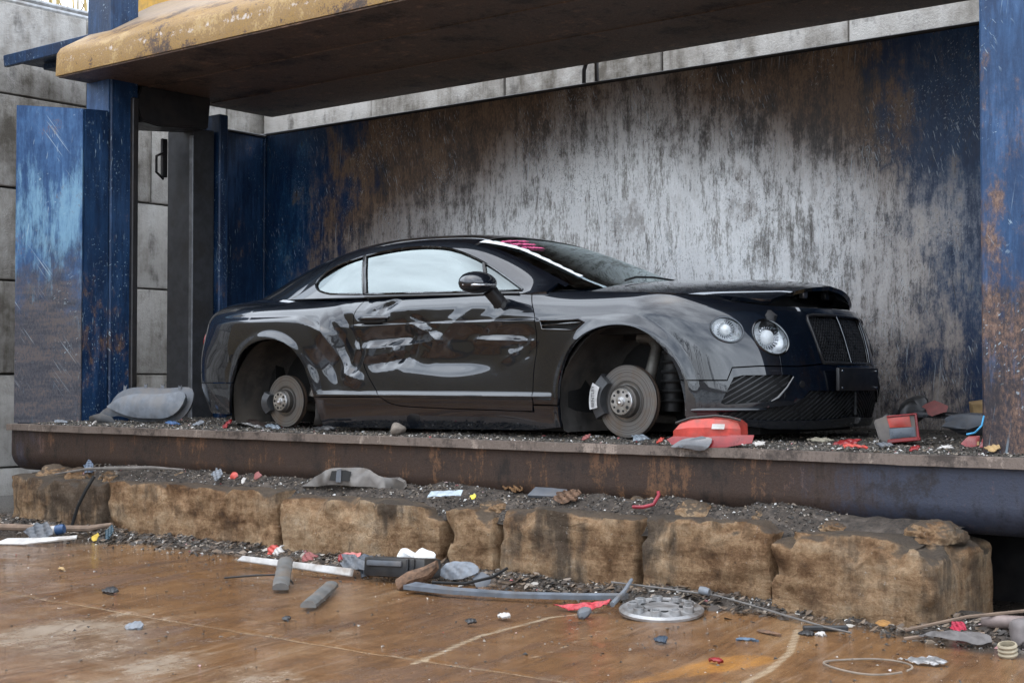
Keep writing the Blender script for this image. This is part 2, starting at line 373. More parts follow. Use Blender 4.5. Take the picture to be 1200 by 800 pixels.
def m_bluesteel(name='blue_painted_steel', wear=.5, deep=(.012, .036, .10), lift=(.05, .12, .27), rough=.42):
    n = NT(name); X, Y, Z = n.xyz()
    mid = n.con(n.noise(4.5, 13, .80, n.pos((1, 1, .55))), 1.4); co = n.noise(1.5, 5, .6); sk = n.con(n.noise(1, 9, .80, n.pos((16, 16, 1.8))), 1.2); fine = n.con(n.noise(70, 5, .85, n.pos((1, 1, .5))), 1.5)
    c = n.mix(n.mr(n.add(n.mul(mid, .5), n.mul(sk, .5)), .38, .66), deep, lift)
    rb = n.mr(n.add(n.add(n.mul(co, .6), n.mul(mid, .5)), n.mr(Z, .8, 3.0, .16*wear, -.06)), .64-.10*wear, .74-.08*wear)
    c = n.mix(n.mul(rb, .9), c, n.ramp(n.add(n.mul(mid, .5), n.mul(fine, .5)), [(.33, (.02, .016, .016)), (.48, (.06, .04, .032)), (.60, (.15, .085, .05)), (.72, (.24, .15, .10))]))
    pa = n.mul(n.mr(n.add(n.mul(sk, .7), n.mul(n.noise(2.0, 4, .6, n.pos(loc=(1, 3, 8))), .6)), .66, .80), .3); c = n.mix(pa, c, tuple(min(.5, x*1.7+.03) for x in lift))
    c = n.mix(n.mul(n.scratches((.15, -.6, 1.0), .65, .69, 1.8, 80), .7), c, (.34, .44, .50)); c = n.mix(n.mul(n.scratches((-.3, .7, 1.4), .69, .73), .7), c, (.02, .018, .018))
    n.bsdf(base=c, rough=n.mr(n.add(n.mul(fine, .5), n.mul(mid, .5)), .35, .65, rough-.12, rough+.14), spec=.38); n.bump(n.add(n.mul(fine, .4), mid), .25, .012); return n.m
def m_rusty(name, a=(.05, .032, .025), b=(.13, .07, .042), c3=(.26, .13, .06), blueing=0.0):
    n = NT(name); X, Y, Z = n.xyz()
    st = n.noise(1, 10, .80, n.pos((13, 13, 2.2))); bl = n.noise(2.4, 12, .78); fine = n.noise(70, 5, .85)
    c = n.ramp(n.add(n.add(n.mul(st, .4), n.mul(bl, .4)), n.mul(fine, .2)), [(.38, a), (.48, b), (.54, tuple(x*.7 for x in b)), (.61, c3), (.70, b)])
    if blueing:
        k = n.add(n.mr(X, -4.2, -2.6, 0, .55), n.mr(X, -9.6, -10.4, 0, .35))
        bm_ = n.mr(n.add(k, n.mul(n.sub(n.add(n.mul(st, .5), n.mul(bl, .5)), .5), 1.8)), .22, .55)
        c = n.mix(n.mul(bm_, blueing), c, n.mix(fine, (.02, .04, .08), (.06, .10, .17)))
    dk = n.mr(n.noise(2.2, 12, .78, n.pos(loc=(4, 4, 4))), .52, .62); c = n.mix(n.mul(dk, .75), c, (.02, .016, .014))
    n.bsdf(base=c, rough=n.mr(fine, .3, .7, .38, .68), metal=.25); n.bump(n.add(fine, n.mul(bl, .6)), .3, .012); return n.m
def m_yellow():
    n = NT('worn_yellow_paint'); st = n.noise(1, 8, .75, n.pos((3, 9, 9))); bl = n.con(n.noise(2.6, 13, .80), 1.25); fine = n.noise(60, 6, .85)
    c = n.ramp(n.add(n.mul(bl, .65), n.mul(fine, .35)), [(.36, (.035, .02, .013)), (.44, (.12, .06, .024)), (.49, (.34, .195, .035)), (.54, (.17, .092, .034)), (.60, (.36, .22, .06)), (.74, (.34, .26, .17))])
    X, Y, Z = n.xyz(); wl = n.mr(n.math('ABSOLUTE', n.sub(n.add(Z, n.mul(n.sub(bl, .5), .05)), 3.70)), .012, .05, .16, 0); wh = n.mr(n.add(n.add(n.noise(9, 6, .78), n.mul(st, .2)), wl), .78, .86); c = n.mix(n.mul(wh, .75), c, (.55, .49, .45))
    gp = n.mr(n.add(Z, n.mul(n.sub(bl, .5), .3)), 3.86, 4.05); c = n.mix(n.mul(gp, .65), c, n.mix(fine, (.22, .17, .13), (.42, .36, .31)))
    n.bsdf(base=c, rough=.55, spec=.4); n.bump(n.add(fine, bl), .3, .012); return n.m
def m_block(name='stained_block_concrete'):
    """old cast concrete soaked in rust-brown mud, black staining, lime spots, hairline cracks"""
    n = NT(name); r = n.rand(); X, Y, Z = n.xyz()
    bl = n.noise(1.5, 6, .62, n.opos()); md = n.noise(5, 13, .80, n.opos(loc=(3, 9, 2))); fine = n.noise(70, 5, .85, n.opos()); hz = n.noise(1, 6, .68, n.opos((3, 3, 15))); st = n.noise(1, 6, .66, n.opos((7, 7, 1.1)))
    c = n.ramp(n.add(n.add(n.mul(md, .45), n.mul(bl, .3)), n.mul(hz, .25)), [(.33, (.10, .052, .024)), (.42, (.27, .155, .08)), (.50, (.48, .31, .175)), (.59, (.60, .43, .27)), (.76, (.66, .55, .42))])
    dk = n.mr(n.add(n.add(n.mul(bl, .8), n.mul(st, .45)), n.add(n.mul(n.sub(r, .5), .14), n.mr(Z, .05, .42, -.02, .03))), .62, .76); c = n.mix(n.mul(dk, .85), c, n.mix(fine, (.03, .025, .022), (.105, .082, .065)))
    blo = n.mr(n.noise(3.2, 5, .6, n.opos(loc=(8, 3, 1))), .58, .68); c = n.mix(n.mul(blo, .55), c, (.09, .055, .035))
    lime = n.mr(n.add(n.noise(13, 6, .8, n.opos((1, 1, .55), loc=(7, 1, 3))), n.mul(md, .3)), .80, .90); c = n.mix(n.mul(lime, .8), c, (.52, .47, .41))
    gr = n.con(n.noise(38, 6, .9, n.opos(loc=(1, 8, 4))), 2.2); c = n.mix(.6, c, n.mix(n.mr(gr, .25, .75), (.50, .46, .42), (1.0, 1.0, 1.0)), 'MULTIPLY')
    sp2 = n.mr(n.noise(30, 5, .8, n.opos(loc=(2, 2, 6))), .63, .69); c = n.mix(n.mul(sp2, .7), c, (.50, .46, .40)); sp3 = n.mr(n.noise(22, 6, .8, n.opos(loc=(5, 2, 9))), .61, .68); c = n.mix(n.mul(sp3, .7), c, (.045, .032, .024))
    ck = n.math('ABSOLUTE', n.sub(n.noise(1.6, 4, .62, n.opos((1, 1, .7), loc=(2, 5, 5)), .6), .5)); crk = n.mul(n.mr(ck, .002, .008, 1, 0), n.mr(n.noise(1.2, 2, .5, n.opos(loc=(9, 9, 2))), .46, .56)); c = n.mix(n.mul(crk, .12), c, (.05, .035, .025))
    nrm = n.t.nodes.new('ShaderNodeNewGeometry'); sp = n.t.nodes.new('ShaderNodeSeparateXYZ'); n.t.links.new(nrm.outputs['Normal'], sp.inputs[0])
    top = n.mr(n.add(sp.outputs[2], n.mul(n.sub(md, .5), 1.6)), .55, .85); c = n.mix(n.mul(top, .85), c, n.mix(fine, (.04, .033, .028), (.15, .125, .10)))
    n.bsdf(base=c, rough=.88, spec=.22); n.bump(n.sub(n.add(n.add(n.mul(md, 1.0), n.mul(gr, .35)), n.mul(hz, .4)), n.mul(crk, .15)), 1.0, .035); return n.m
def m_wallblock():
    n = NT('grey_wall_concrete'); r = n.rand()
    bl = n.noise(1.5, 6, .6, n.opos()); st = n.noise(1, 6, .65, n.opos((5, 5, .6))); fine = n.noise(50, 4, .7); md = n.noise(5, 6, .7, n.opos())
    c = n.ramp(n.add(n.add(n.add(n.mul(bl, .35), n.mul(st, .35)), n.mul(md, .25)), n.mul(n.sub(r, .5), .12)), [(.30, (.13, .115, .095)), (.42, (.32, .30, .27)), (.52, (.45, .43, .40)), (.70, (.54, .53, .50))])
    dk = n.mr(n.add(n.mul(st, .6), n.mul(n.noise(3.2, 6, .7, n.opos(loc=(2, 2, 9))), .5)), .58, .72); c = n.mix(n.mul(dk, .75), c, (.075, .066, .056))
    n.bsdf(base=c, rough=.88, spec=.25); n.bump(n.add(n.add(fine, bl), md), .5, .02); return n.m
def m_guide():
    """face plate of the guide post: blue paint above, bright scrapes in the middle, bare brown steel below"""
    n = NT('guide_face_steel'); X, Y, Z = n.xyz()
    st = n.con(n.noise(1, 9, .80, n.pos((16, 16, 2.2))), 1.3); bl = n.con(n.noise(2.2, 10, .75), 1.3); fine = n.con(n.noise(70, 5, .85, n.pos((1, 1, .5))), 1.4); hz = n.noise(1, 5, .65, n.pos((2, 2, 14)))
    blue = n.mix(n.mr(n.add(n.mul(bl, .5), n.mul(st, .5)), .38, .62), (.014, .045, .12), (.05, .12, .25))
    steel = n.ramp(n.add(n.mul(hz, .5), n.mul(fine, .5)), [(.3, (.03, .032, .04)), (.5, (.065, .066, .078)), (.62, (.115, .09, .078)), (.75, (.07, .09, .12))])
    k = n.mr(n.add(Z, n.mul(n.sub(bl, .5), 1.6)), 1.5, 2.35); c = n.mix(k, steel, blue)
    band = n.mul(n.mr(Z, 1.6, 2.5), n.mr(Z, 2.3, 3.2, 1, 0)); sc = n.mr(n.add(n.add(n.mul(n.noise(6, 8, .75, n.pos((1.6, 1.6, .5))), .75), n.mul(st, .35)), n.mul(band, .24)), .62, .86); c = n.mix(n.mul(sc, .75), c, (.20, .36, .47)); c = n.mix(n.mul(n.scratches((.2, -.7, 1.2), .67, .71), .6), c, (.4, .48, .52))
    rs = n.mr(n.add(bl, n.mul(n.sub(fine, .5), .5)), .62, .74); c = n.mix(n.mul(rs, .6), c, (.14, .075, .045))
    n.bsdf(base=c, rough=n.mr(fine, .3, .7, .42, .62), metal=.0, spec=.25); n.bump(fine, .2, .01); return n.m
def m_disc():
    n = NT('brushed_disc_face'); X, Y, Z = n.xyz(); r = n.math('SQRT', n.add(n.mul(X, X), n.mul(Z, Z)))
    w = n.t.nodes.new('ShaderNodeTexNoise'); w.noise_dimensions = '1D'; w.inputs['Scale'].default_value = 160; w.inputs['Detail'].default_value = 4; n.t.links.new(r, w.inputs['W'])
    bl = n.noise(7, 4, .6)
    c = n.mix(n.mr(w.outputs[0], .3, .7), (.12, .115, .11), (.27, .265, .26)); c = n.mix(n.mul(n.mr(bl, .45, .7), .5), c, (.20, .135, .085))
    n.bsdf(base=c, metal=.8, rough=n.mr(w.outputs[0], .3, .7, .30, .48)); return n.m
def m_ground():
    """wet concrete yard under a film of rust-brown mud dragged along the drive direction"""
    n = NT('wet_muddy_concrete')
    stv = n.rpos((2.6, .5, 1), (0, 0, R_(12))); st = n.noise(1, 10, .74, stv, .5); st2 = n.noise(1, 8, .75, n.rpos((13, .8, 1), (0, 0, R_(9))), .4)
    bl = n.noise(.55, 5, .6, dist=.4); md = n.noise(3.2, 13, .80); fine = n.noise(95, 5, .85)
    X, Y, Z = n.xyz()
    thin = n.attr('pale'); k = n.add(n.add(n.mul(st, .45), n.mul(bl, .35)), n.mul(st2, .25))
    mud = n.ramp(n.add(n.mul(k, .75), n.mul(md, .25)), [(.36, (.04, .019, .008)), (.45, (.09, .042, .016)), (.54, (.17, .083, .032)), (.66, (.27, .16, .078))])
    conc = n.ramp(n.add(n.mul(md, .5), n.mul(fine, .5)), [(.35, (.13, .095, .06)), (.5, (.24, .185, .13)), (.68, (.34, .285, .225))])
    pf = n.mr(n.add(n.mul(thin, .55), n.mul(n.sub(n.add(n.mul(st, .55), n.mul(md, .45)), .5), 2.6)), .28, .72)
    c = n.mix(n.mul(pf, .85), mud, conc)
    gr = n.mr(n.add(st2, n.mul(n.sub(bl, .5), .8)), .60, .74); c = n.mix(n.mul(gr, .42), c, (.23, .19, .155))
    gl = n.attr('grime'); c = n.mix(n.mr(n.add(gl, n.mul(n.sub(md, .5), .9)), .3, .7), c, n.mix(fine, (.025, .02, .016), (.085, .065, .05)))
    ln = n.attr('scrape'); c = n.mix(n.mr(n.add(ln, n.mul(n.sub(fine, .5), .8)), .4, .75, 0, .8), c, (.42, .33, .22))
    oc = n.attr('ochre'); c = n.mix(n.mr(n.add(oc, n.mul(n.sub(n.add(n.mul(md, .5), n.mul(st, .5)), .5), 2.2)), .55, 1.3, 0, .8), c, n.mix(n.mr(oc, .6, 1.1), (.26, .15, .085), (.50, .215, .03)))
    spk = n.mr(n.voro(26, n.pos()), .05, .10, 1, 0); c = n.mix(n.mul(n.mul(spk, n.mr(n.noise(2, 3, .6, n.pos(loc=(4, 8, 1))), .5, .65)), .65), c, (.50, .46, .40))
    far = n.attr('yard'); c = n.mix(far, c, n.mix(md, (.030, .031, .032), (.070, .069, .067)))  # unseen outer ground coloured darker and cooler to shape the car's reflections
    wet = n.mr(n.add(n.add(n.mul(bl, .5), n.mul(st, .35)), n.mul(md, .25)), .485, .53)
    s3 = n.mr(n.noise(1, 8, .75, n.rpos((22, 1.3, 1), (0, 0, R_(10))), .5), .53, .66); c = n.mix(n.mul(n.mul(s3, n.mr(bl, .38, .6)), .5), c, (.27, .205, .15))
    ftk = n.mr(n.math('ABSOLUTE', n.sub(n.noise(2.2, 5, .7, n.pos(loc=(6, 1, 0)), .7), .5)), .004, .02, 1, 0); c = n.mix(n.mul(n.mul(ftk, pf), .6), c, (.085, .045, .022))
    n.bsdf(base=c, rough=n.mix(n.mul(pf, .8), n.mix(wet, n.mix(fine, (.34,)*3, (.62,)*3), (.07,)*3), (.42,)*3), spec=.5)
    n.bump(n.mul(n.add(n.mul(fine, .7), n.add(n.mul(md, .8), n.mul(st2, .5))), n.mr(wet, 0, 1, 1, .35)), .42, .014); return n.m
def m_paint():
    """black car paint with dust and fine scuffs"""
    n = NT('black_car_paint'); X, Y, Z = n.xyz()
    fine = n.noise(55, 5, .75); bl = n.noise(3.5, 5, .65); sc = n.noise(1, 4, .7, n.pos((3, 3, 60)))
    dust = n.mul(n.mr(n.add(n.add(n.mul(bl, .6), n.mul(fine, .4)), n.mr(Z, .1, .75, .16, -.10)), .50, .78), .07)
    c = n.mix(dust, (.0022, .0032, .0055), (.08, .08, .085))
    scf = n.mul(n.mr(n.add(sc, n.mul(n.sub(bl, .5), .7)), .66, .76), .07); c = n.mix(scf, c, (.16, .16, .165))
    spk = n.mul(n.mr(n.noise(120, 2, .6), .68, .74), .22); c = n.mix(n.mul(spk, n.mr(Z, .2, .8, 1, .1)), c, (.20, .19, .18))
    n.bsdf(base=c, rough=.36, coat=1.0, coatr=n.mr(dust, .0, .07, .015, .07), metal=.0, spec=.12, ior=1.5)
    n.b.inputs['Coat IOR'].default_value = 1.7; n.b.inputs['Coat Tint'].default_value = (.78, .89, 1, 1)
    return n.m
def m_glass(name, tint, rough=.015, ior=2.0):
    """tinted, coated pane: mirror by fresnel over a darkened view through"""
    n = NT(name); t = n.t; t.nodes.remove(n.b)
    tr = t.nodes.new('ShaderNodeBsdfTransparent'); tr.inputs[0].default_value = (*tint, 1)
    gl = t.nodes.new('ShaderNodeBsdfGlossy'); gl.inputs[0].default_value = (.84, .95, .96, 1)
    n.set(gl.inputs['Roughness'], n.mr(n.noise(3, 4, .6), .4, .7, rough, rough+.03))
    fr = t.nodes.new('ShaderNodeFresnel'); fr.inputs[0].default_value = ior
    ms = t.nodes.new('ShaderNodeMixShader'); t.links.new(fr.outputs[0], ms.inputs[0]); t.links.new(tr.outputs[0], ms.inputs[1]); t.links.new(gl.outputs[0], ms.inputs[2])
    df = t.nodes.new('ShaderNodeBsdfDiffuse'); df.inputs[0].default_value = (.3, .28, .25, 1)
    m2 = t.nodes.new('ShaderNodeMixShader'); n.set(m2.inputs[0], n.mul(n.mr(n.noise(8, 6, .7), .45, .75), .025))
    t.links.new(ms.outputs[0], m2.inputs[1]); t.links.new(df.outputs[0], m2.inputs[2]); t.links.new(m2.outputs[0], n.out.inputs[0])
    return n.m
# ---------------------------------------------------------------- ground
ZP = .757                       # platform top
def stain_line(P, pts, w):
    d = np.full(P.shape[0], 9.)
    for p, q in zip(pts, pts[1:]):
        p = np.array(p); q = np.array(q); e = q-p; t = np.clip(((P-p)@e)/(e@e), 0, 1)
        d = np.minimum(d, np.hypot(*(P-p-t[:, None]*e).T))
    return np.clip(1-d/w, 0, 1)
def build_ground():
    xs = np.unique(np.r_[-400, -200, -100, -60, -40, -28, -20, np.linspace(-14, -10, 14), np.linspace(-10, -1.4, 330), np.linspace(-1.2, 3, 14), 6, 12, 24, 50, 100, 200, 400])
    ys = np.unique(np.r_[-400, -200, -100, -50, -25, -12, -6, -2, 0, 1, 2, np.linspace(2.6, 7, 190), np.linspace(7.1, 10, 14), 14, 20, 40, 100, 200, 400])
    gx, gy = np.meshgrid(xs, ys, indexing='ij'); P = np.stack([gx.ravel(), gy.ravel()], 1)
    z = np.zeros(len(P)); near = (P[:, 0] > -11) & (P[:, 0] < -1) & (P[:, 1] > 2.5) & (P[:, 1] < 7.5)
    for i in np.where(near)[0]:
        p = Vector((P[i, 0], P[i, 1], 0)); z[i] = .010*mnoise.noise(p*1.1)+.004*mnoise.noise(p*5)
        z[i] += .035*max(0, (P[i, 1]-5.85)/.45)*(mnoise.noise(p*3.1)+.45) if P[i, 1] < 6.6 else 0
    j = stain_line(P, [(-9, 4.33), (-5.9, 4.30), (-4.15, 4.27), (-2.2, 4.42)], .022); z -= .010*j
    nx, ny = len(xs), len(ys); idx = np.arange(nx*ny).reshape(nx, ny)
    f = np.stack([idx[:-1, :-1], idx[1:, :-1], idx[1:, 1:], idx[:-1, 1:]], -1).reshape(-1, 4)
    me = mesh(np.c_[P, z], f, smooth=True)
    def at(name, v): me.attributes.new(name, 'FLOAT', 'POINT').data.foreach_set('value', np.clip(v, 0, 1).astype(np.float32))
    wob = np.array([mnoise.noise(Vector((p[0]*1.3, p[1]*1.3, 3))) for p in P])
    pale = .95*np.exp(-(((P[:, 0]+4.6)/1.1)**2+((P[:, 1]-3.55)/.52)**2)) + .85*np.exp(-(((P[:, 0]+5.6)/.55)**2+((P[:, 1]-4.0)/.55)**2)) + .75*np.exp(-(((P[:, 0]+4.75)/.35)**2+((P[:, 1]-4.5)/.22)**2))
    pale += .45*np.exp(-(((P[:, 0]+3.1)/.5)**2+((P[:, 1]-4.75)/.35)**2))
    at('pale', pale+.18*wob)
    gr = np.clip((P[:, 1]-5.80)/.42, 0, 1)*.95 + np.clip((P[:, 0]+2.75)/.5, 0, 1)*np.clip((P[:, 1]-5.6)/.5, 0, 1)*.8 + np.clip((-P[:, 0]-8.2)/.5, 0, 1)*np.clip((P[:, 1]-5.3)/.5, 0, 1)*.7
    at('grime', gr+.2*wob*(gr > .05))
    sc = .75*stain_line(P, [(-9, 4.33), (-5.9, 4.30), (-4.15, 4.27), (-2.2, 4.42)], .035)
    sc = np.maximum(sc, stain_line(P, [(-3.88, 4.2), (-3.95, 4.41), (-4.11, 4.86), (-4.18, 5.44), (-4.11, 5.76)], .032))
    sc = np.maximum(sc, stain_line(P, [(-3.07, 5.83), (-2.86, 5.36), (-2.76, 4.99), (-2.71, 4.72), (-2.68, 4.4)], .035))
    for k in range(26):
        x0 = RNG.uniform(-8.5, -2.3); y0 = RNG.uniform(3.2, 5.3); L = RNG.uniform(.25, 1.2)
        sc = np.maximum(sc, RNG.uniform(.35, .8)*stain_line(P, [(x0, y0), (x0-.10*L, y0+.5*L), (x0-.24*L, y0+L)], RNG.uniform(.012, .03)))
    at('scrape', sc)
    at('ochre', .75*np.exp(-(((P[:, 0]+3.0)/.30)**2+((P[:, 1]-5.05)/.45)**2))+.9*stain_line(P, [(-3.05, 4.35), (-3.0, 4.75), (-2.9, 5.15)], .14))
    dd = np.maximum(np.maximum(-11.5-P[:, 0], P[:, 0]+.5), np.maximum(2.2-P[:, 1], P[:, 1]-12)); at('yard', np.clip(dd/1.2, 0, 1))  # mask of the unseen ground darkened for reflections
    o = link('ground', me, m_ground()); tag(o, 'wet concrete yard filmed with rust brown mud', 'ground', kind='structure')
    return o
build_ground()
# ---------------------------------------------------------------- concrete retaining walls behind the press
WB = m_wallblock(); JM = plain('dark_wall_joint', (.045, .04, .035), .9)
def block_mesh(L, D, H, seed, bev=.025, amp=.006):
    bm = bmesh.new(); bmesh.ops.create_cube(bm, size=1)
    for v in bm.verts: v.co = Vector((v.co.x*L, v.co.y*D, v.co.z*H))
    bmesh.ops.bevel(bm, geom=bm.edges[:], offset=bev, segments=2, affect='EDGES', profile=.6)
    rough_up(bm, amp, 3.0, seed); return bm_mesh(bm, 40)
def wall_of_blocks(name, label, origin, along, length, courses, L, H, D, offs, skip=None, half=()):
    t = empty(name, origin); tag(t, label, 'wall')
    ang = math.atan2(along[1], along[0]); variants = {}
    k = 0
    for r in range(courses):
        s = -offs[r % len(offs)]
        while s < length:
            l = L if (r, k) not in half else L/2
            a, b = max(s, 0), min(s+l, length)
            if b-a > .12 and not (skip and skip(a, b, r)):
                key = (round(b-a, 2), k % 3)
                if key not in variants: variants[key] = block_mesh(b-a-.016, D, H-.016, k*3.7)
                c = (a+b)/2
                dy = random.uniform(-.012, .012)
                link('block', variants[key], WB, t, (along[0]*c-along[1]*dy, along[1]*c+along[0]*dy, H*(r+.5)), (0, 0, ang))
            s += l; k += 1
    bm = bmesh.new(); box(bm, (length/2, 0, courses*H/2), (length-.05, D-.12, courses*H-.06)); o = link('mortar_core', bm_mesh(bm), JM, t); o.rotation_euler.z = ang
    return t
# side wall runs in depth along the left; the far wall runs along the back of the press
wall_of_blocks('block_wall', 'grey concrete block wall standing left of the press with a pipe rail on top', (-12.9, 4.6, .27-.91), (0, 1), 7.0, 6, 1.83, .905, .6, (.55, 1.35, .2, 1.0), skip=lambda a, b, r: r < 0)
wall_of_blocks('block_wall', 'pale concrete block wall showing as a strip above the back panel of the press', (-12.5, 11.3, -.02), (1, 0), 12.6, 8, 1.83, .615, .6, (.12, 1.03))
# pipe rail and dry brush on the side wall
t = empty('wall_rail', (-12.9, 4.6, 4.82)); tag(t, 'thin grey pipe rail lying along the top of the concrete wall', 'rail')
GALV = plain('galvanised_pipe', (.33, .34, .35), .45, .6, dirt=(.12, .09, .07))
for dz, dx in ((.05, 0), (.13, -.10)):
    bm = bmesh.new(); tube(bm, [(dx, 0, dz), (dx, 3, dz+.01), (dx, 6.9, dz)], .028, 8); link('pipe', bm_mesh(bm, 40), GALV, t)
for k in range(5):
    bm = bmesh.new(); tube(bm, [(0.02, .5+1.4*k, -.02), (.02, .5+1.4*k, .16)], .018, 6); link('post', bm_mesh(bm, 40), GALV, t)
STRAW = plain('dry_straw_twigs', (.42, .32, .14), .8, var=.5, scale=3)
bm = bmesh.new()
for k in range(900):
    y = random.uniform(5.5, 16); x = random.uniform(-17.5, -13.4); h = random.uniform(.5, 2.3); a = random.uniform(0, 6.28); l = random.uniform(.05, .5)
    p0 = Vector((x, y, 4.3)); p1 = p0+Vector((math.cos(a)*l*.5, math.sin(a)*l*.5, h*.6)); p2 = p0+Vector((math.cos(a)*l*1.5, math.sin(a)*l*1.5, h))
    w = Vector((math.sin(a), -math.cos(a), 0))*random.uniform(.006, .022)
    vs = [bm.verts.new(q) for q in (p0-w, p0+w, p1+w, p1-w, p2)]
    bm.faces.new(vs[:4]); bm.faces.new((vs[3], vs[2], vs[4]))
tag(link('dry_brush', bm_mesh(bm), STRAW), 'dry straw coloured brush growing behind the top of the concrete wall', 'brush', kind='stuff')
bm = bmesh.new(); box(bm, (-22, 10, 2.1), (17.8, 60, 4.2)); tag(link('embankment', bm_mesh(bm), plain('dry_soil', (.23, .17, .09), .9)), kind='structure')
# bare wood behind the viewer, mirrored in the car; bank added to darken reflections
def build_bank():
    xs = np.linspace(-110, 90, 120); V = []; F = []
    for i, x in enumerate(xs):
        h = 1.5+1.0*mnoise.noise(Vector((x*.06, 0, 2)))+.7*mnoise.noise(Vector((x*.25, 3, 2)))
        y0 = -26+6*mnoise.noise(Vector((x*.03, 9, 0)))-.004*(x+10)**2
        for dy, k in ((5, -.05), (2.5, .5), (.5, .95), (-2, 1.0), (-8, .9), (-16, -.05)): V.append((x, y0+dy, h*k))
    for i in range(119):
        for j in range(5): a = i*6+j; F.append((a, a+1, a+7, a+6))
    o = link('reflection_bank', mesh(V, F, True), plain('bank_soil', (.085, .068, .05), .9, scale=.5)); tag(o, kind='structure')
    bm = bmesh.new(); rs = random.Random(3)
    def br(p, d, L, r, n):
        q = p+d*L; a = d.orthogonal().normalized(); b = d.cross(a)
        w = [bm.verts.new(p+(a*math.cos(t)+b*math.sin(t))*r) for t in (0, 2.1, 4.2)]+[bm.verts.new(q+(a*math.cos(t)+b*math.sin(t))*r*.6) for t in (0, 2.1, 4.2)]
        for k in range(3): bm.faces.new((w[k], w[(k+1) % 3], w[3+(k+1) % 3], w[3+k]))
        if n:
            for k in range(3 if n > 1 else 2):
                dd = (d+Vector((rs.uniform(-.7, .7), rs.uniform(-.7, .7), rs.uniform(-.2, .6)))).normalized(); br(p+(q-p)*rs.uniform(.6, 1), dd, L*rs.uniform(.55, .8), r*.6, n-1)
    for k in range(60):
        x = rs.uniform(-90, 70); y0 = -29-.004*(x+10)**2+rs.uniform(-9, 2); br(Vector((x, y0, 1.5)), Vector((rs.uniform(-.1, .1), 0, 1)), rs.uniform(2.0, 3.6), .16, 4)
    tag(link('bare_wood', bm_mesh(bm), plain('bare_bark', (.06, .05, .042), .9)), 'far off wood of bare grey trees on an added bank', 'wood', kind='stuff')
build_bank()
# ---------------------------------------------------------------- the press
PB = (-6.4, 7.9, 0)
press = empty('car_press', PB); tag(press, 'blue and rust coloured steel car press with raised lid and open front', 'press')
NEG = (-PB[0], -PB[1], -PB[2])
MW, MB_, MB2 = m_wall(), m_bluesteel('scraped_blue_steel', .9, (.02, .05, .12), (.06, .13, .26)), m_bluesteel('dark_blue_steel', .3, (.003, .015, .046), (.009, .042, .11))
MB3 = m_bluesteel('pillar_blue_steel', .45, (.022, .055, .13), (.055, .12, .25))
MR, MRL = m_rusty('rusty_press_sill', (.018, .014, .012), (.058, .036, .027), (.17, .088, .046), .55), m_rusty('worn_lit_sill_lip', (.09, .07, .058), (.19, .15, .125), (.36, .29, .24))  # lip tones raised over the wear to paint its lit top edge
MU = m_rusty('sooty_lid_underside', (.055, .042, .034), (.17, .115, .085), (.32, .20, .135)); MY = m_yellow(); MK = plain('greasy_black_steel', (.022, .021, .022), .42, .3, dirt=(.05, .04, .035))
def part(name, bm, mat, sm=30, parent=None): return link(name, bm_mesh(bm, sm), mat, parent or press, NEG if parent is None else None)
# platform plate, worn lip with its lit edge painted in, rounded sill beam
bm = bmesh.new(); box(bm, (-6.0, 7.95, ZP-.03), (9.0, 2.7, .058)); part('platform', bm, m_rusty('gritty_platform', (.03, .026, .023), (.06, .05, .042), (.10, .08, .06)))
bm = bmesh.new(); prism(bm, [(6.545, ZP-.045), (6.545, ZP+.004), (6.575, ZP+.006), (6.63, ZP+.005), (6.63, ZP-.045)], -10.5, -1.5, 'x')
bmesh.ops.subdivide_edges(bm, edges=[e for e in bm.edges if abs(e.verts[0].co.x-e.verts[1].co.x) > 1], cuts=90)
rough_up(bm, .004, 5); part('sill_lip', bm, MRL)
prof = [(6.585, ZP-.045), (6.583, ZP-.22)]+[(6.583+.17*(1-math.cos(a)), ZP-.22-.15*math.sin(a)) for a in np.linspace(.15, math.pi/2, 10)]+[(7.4, ZP-.37), (7.4, ZP-.045)]
bm = bmesh.new(); prism(bm, prof, -10.48, -1.5, 'x'); part('sill_beam', bm, MR, 35)
bm = bmesh.new(); box(bm, (-5.9, 7.9, .19), (8.8, 1.2, .39)); part('base_frame', bm, MK)
for x in (-10.38, -7.6, -4.9, -2.2):
    bm = bmesh.new(); box(bm, (x, 6.80, .18), (.10, .14, .37), bev=.008); part('foot', bm, MR)
# back panel with rim, left panel
bm = bmesh.new(); box(bm, (-6.3, 9.25, (ZP+3.42)/2), (8.3, .10, 3.42-ZP)); part('back_panel', bm, MW)
bm = bmesh.new(); box(bm, (-6.3, 9.262, 3.43), (8.34, .14, .028), bev=.006); part('panel_rim', bm, MK)
bm = bmesh.new(); box(bm, (-10.45, 8.70, (ZP+3.40)/2), (.10, .98, 3.40-ZP)); part('side_panel', bm, MB2)
bm = bmesh.new(); box(bm, (-10.45, 8.70, 3.41), (.14, .97, .026), bev=.006); part('panel_rim', bm, MK)
for y in (8.42, 9.17):
    bm = bmesh.new(); box(bm, (-10.392, y, 2.08), (.016, .02, 2.6), bev=.004); part('weld_seam', bm, MB2)
bm = bmesh.new(); box(bm, (-2.40, 8.16, (ZP+3.40)/2), (.10, 2.06, 3.40-ZP)); part('side_panel', bm, MB2)
# lifting eye on the back panel
bm = bmesh.new(); tube(bm, [(-6.70, 9.22, 3.42), (-6.70, 9.22, 3.55), (-6.67, 9.22, 3.63), (-6.62, 9.22, 3.66), (-6.58, 9.22, 3.64), (-6.575, 9.22, 3.42)], .017, 8); part('lifting_eye', bm, MK, 50)
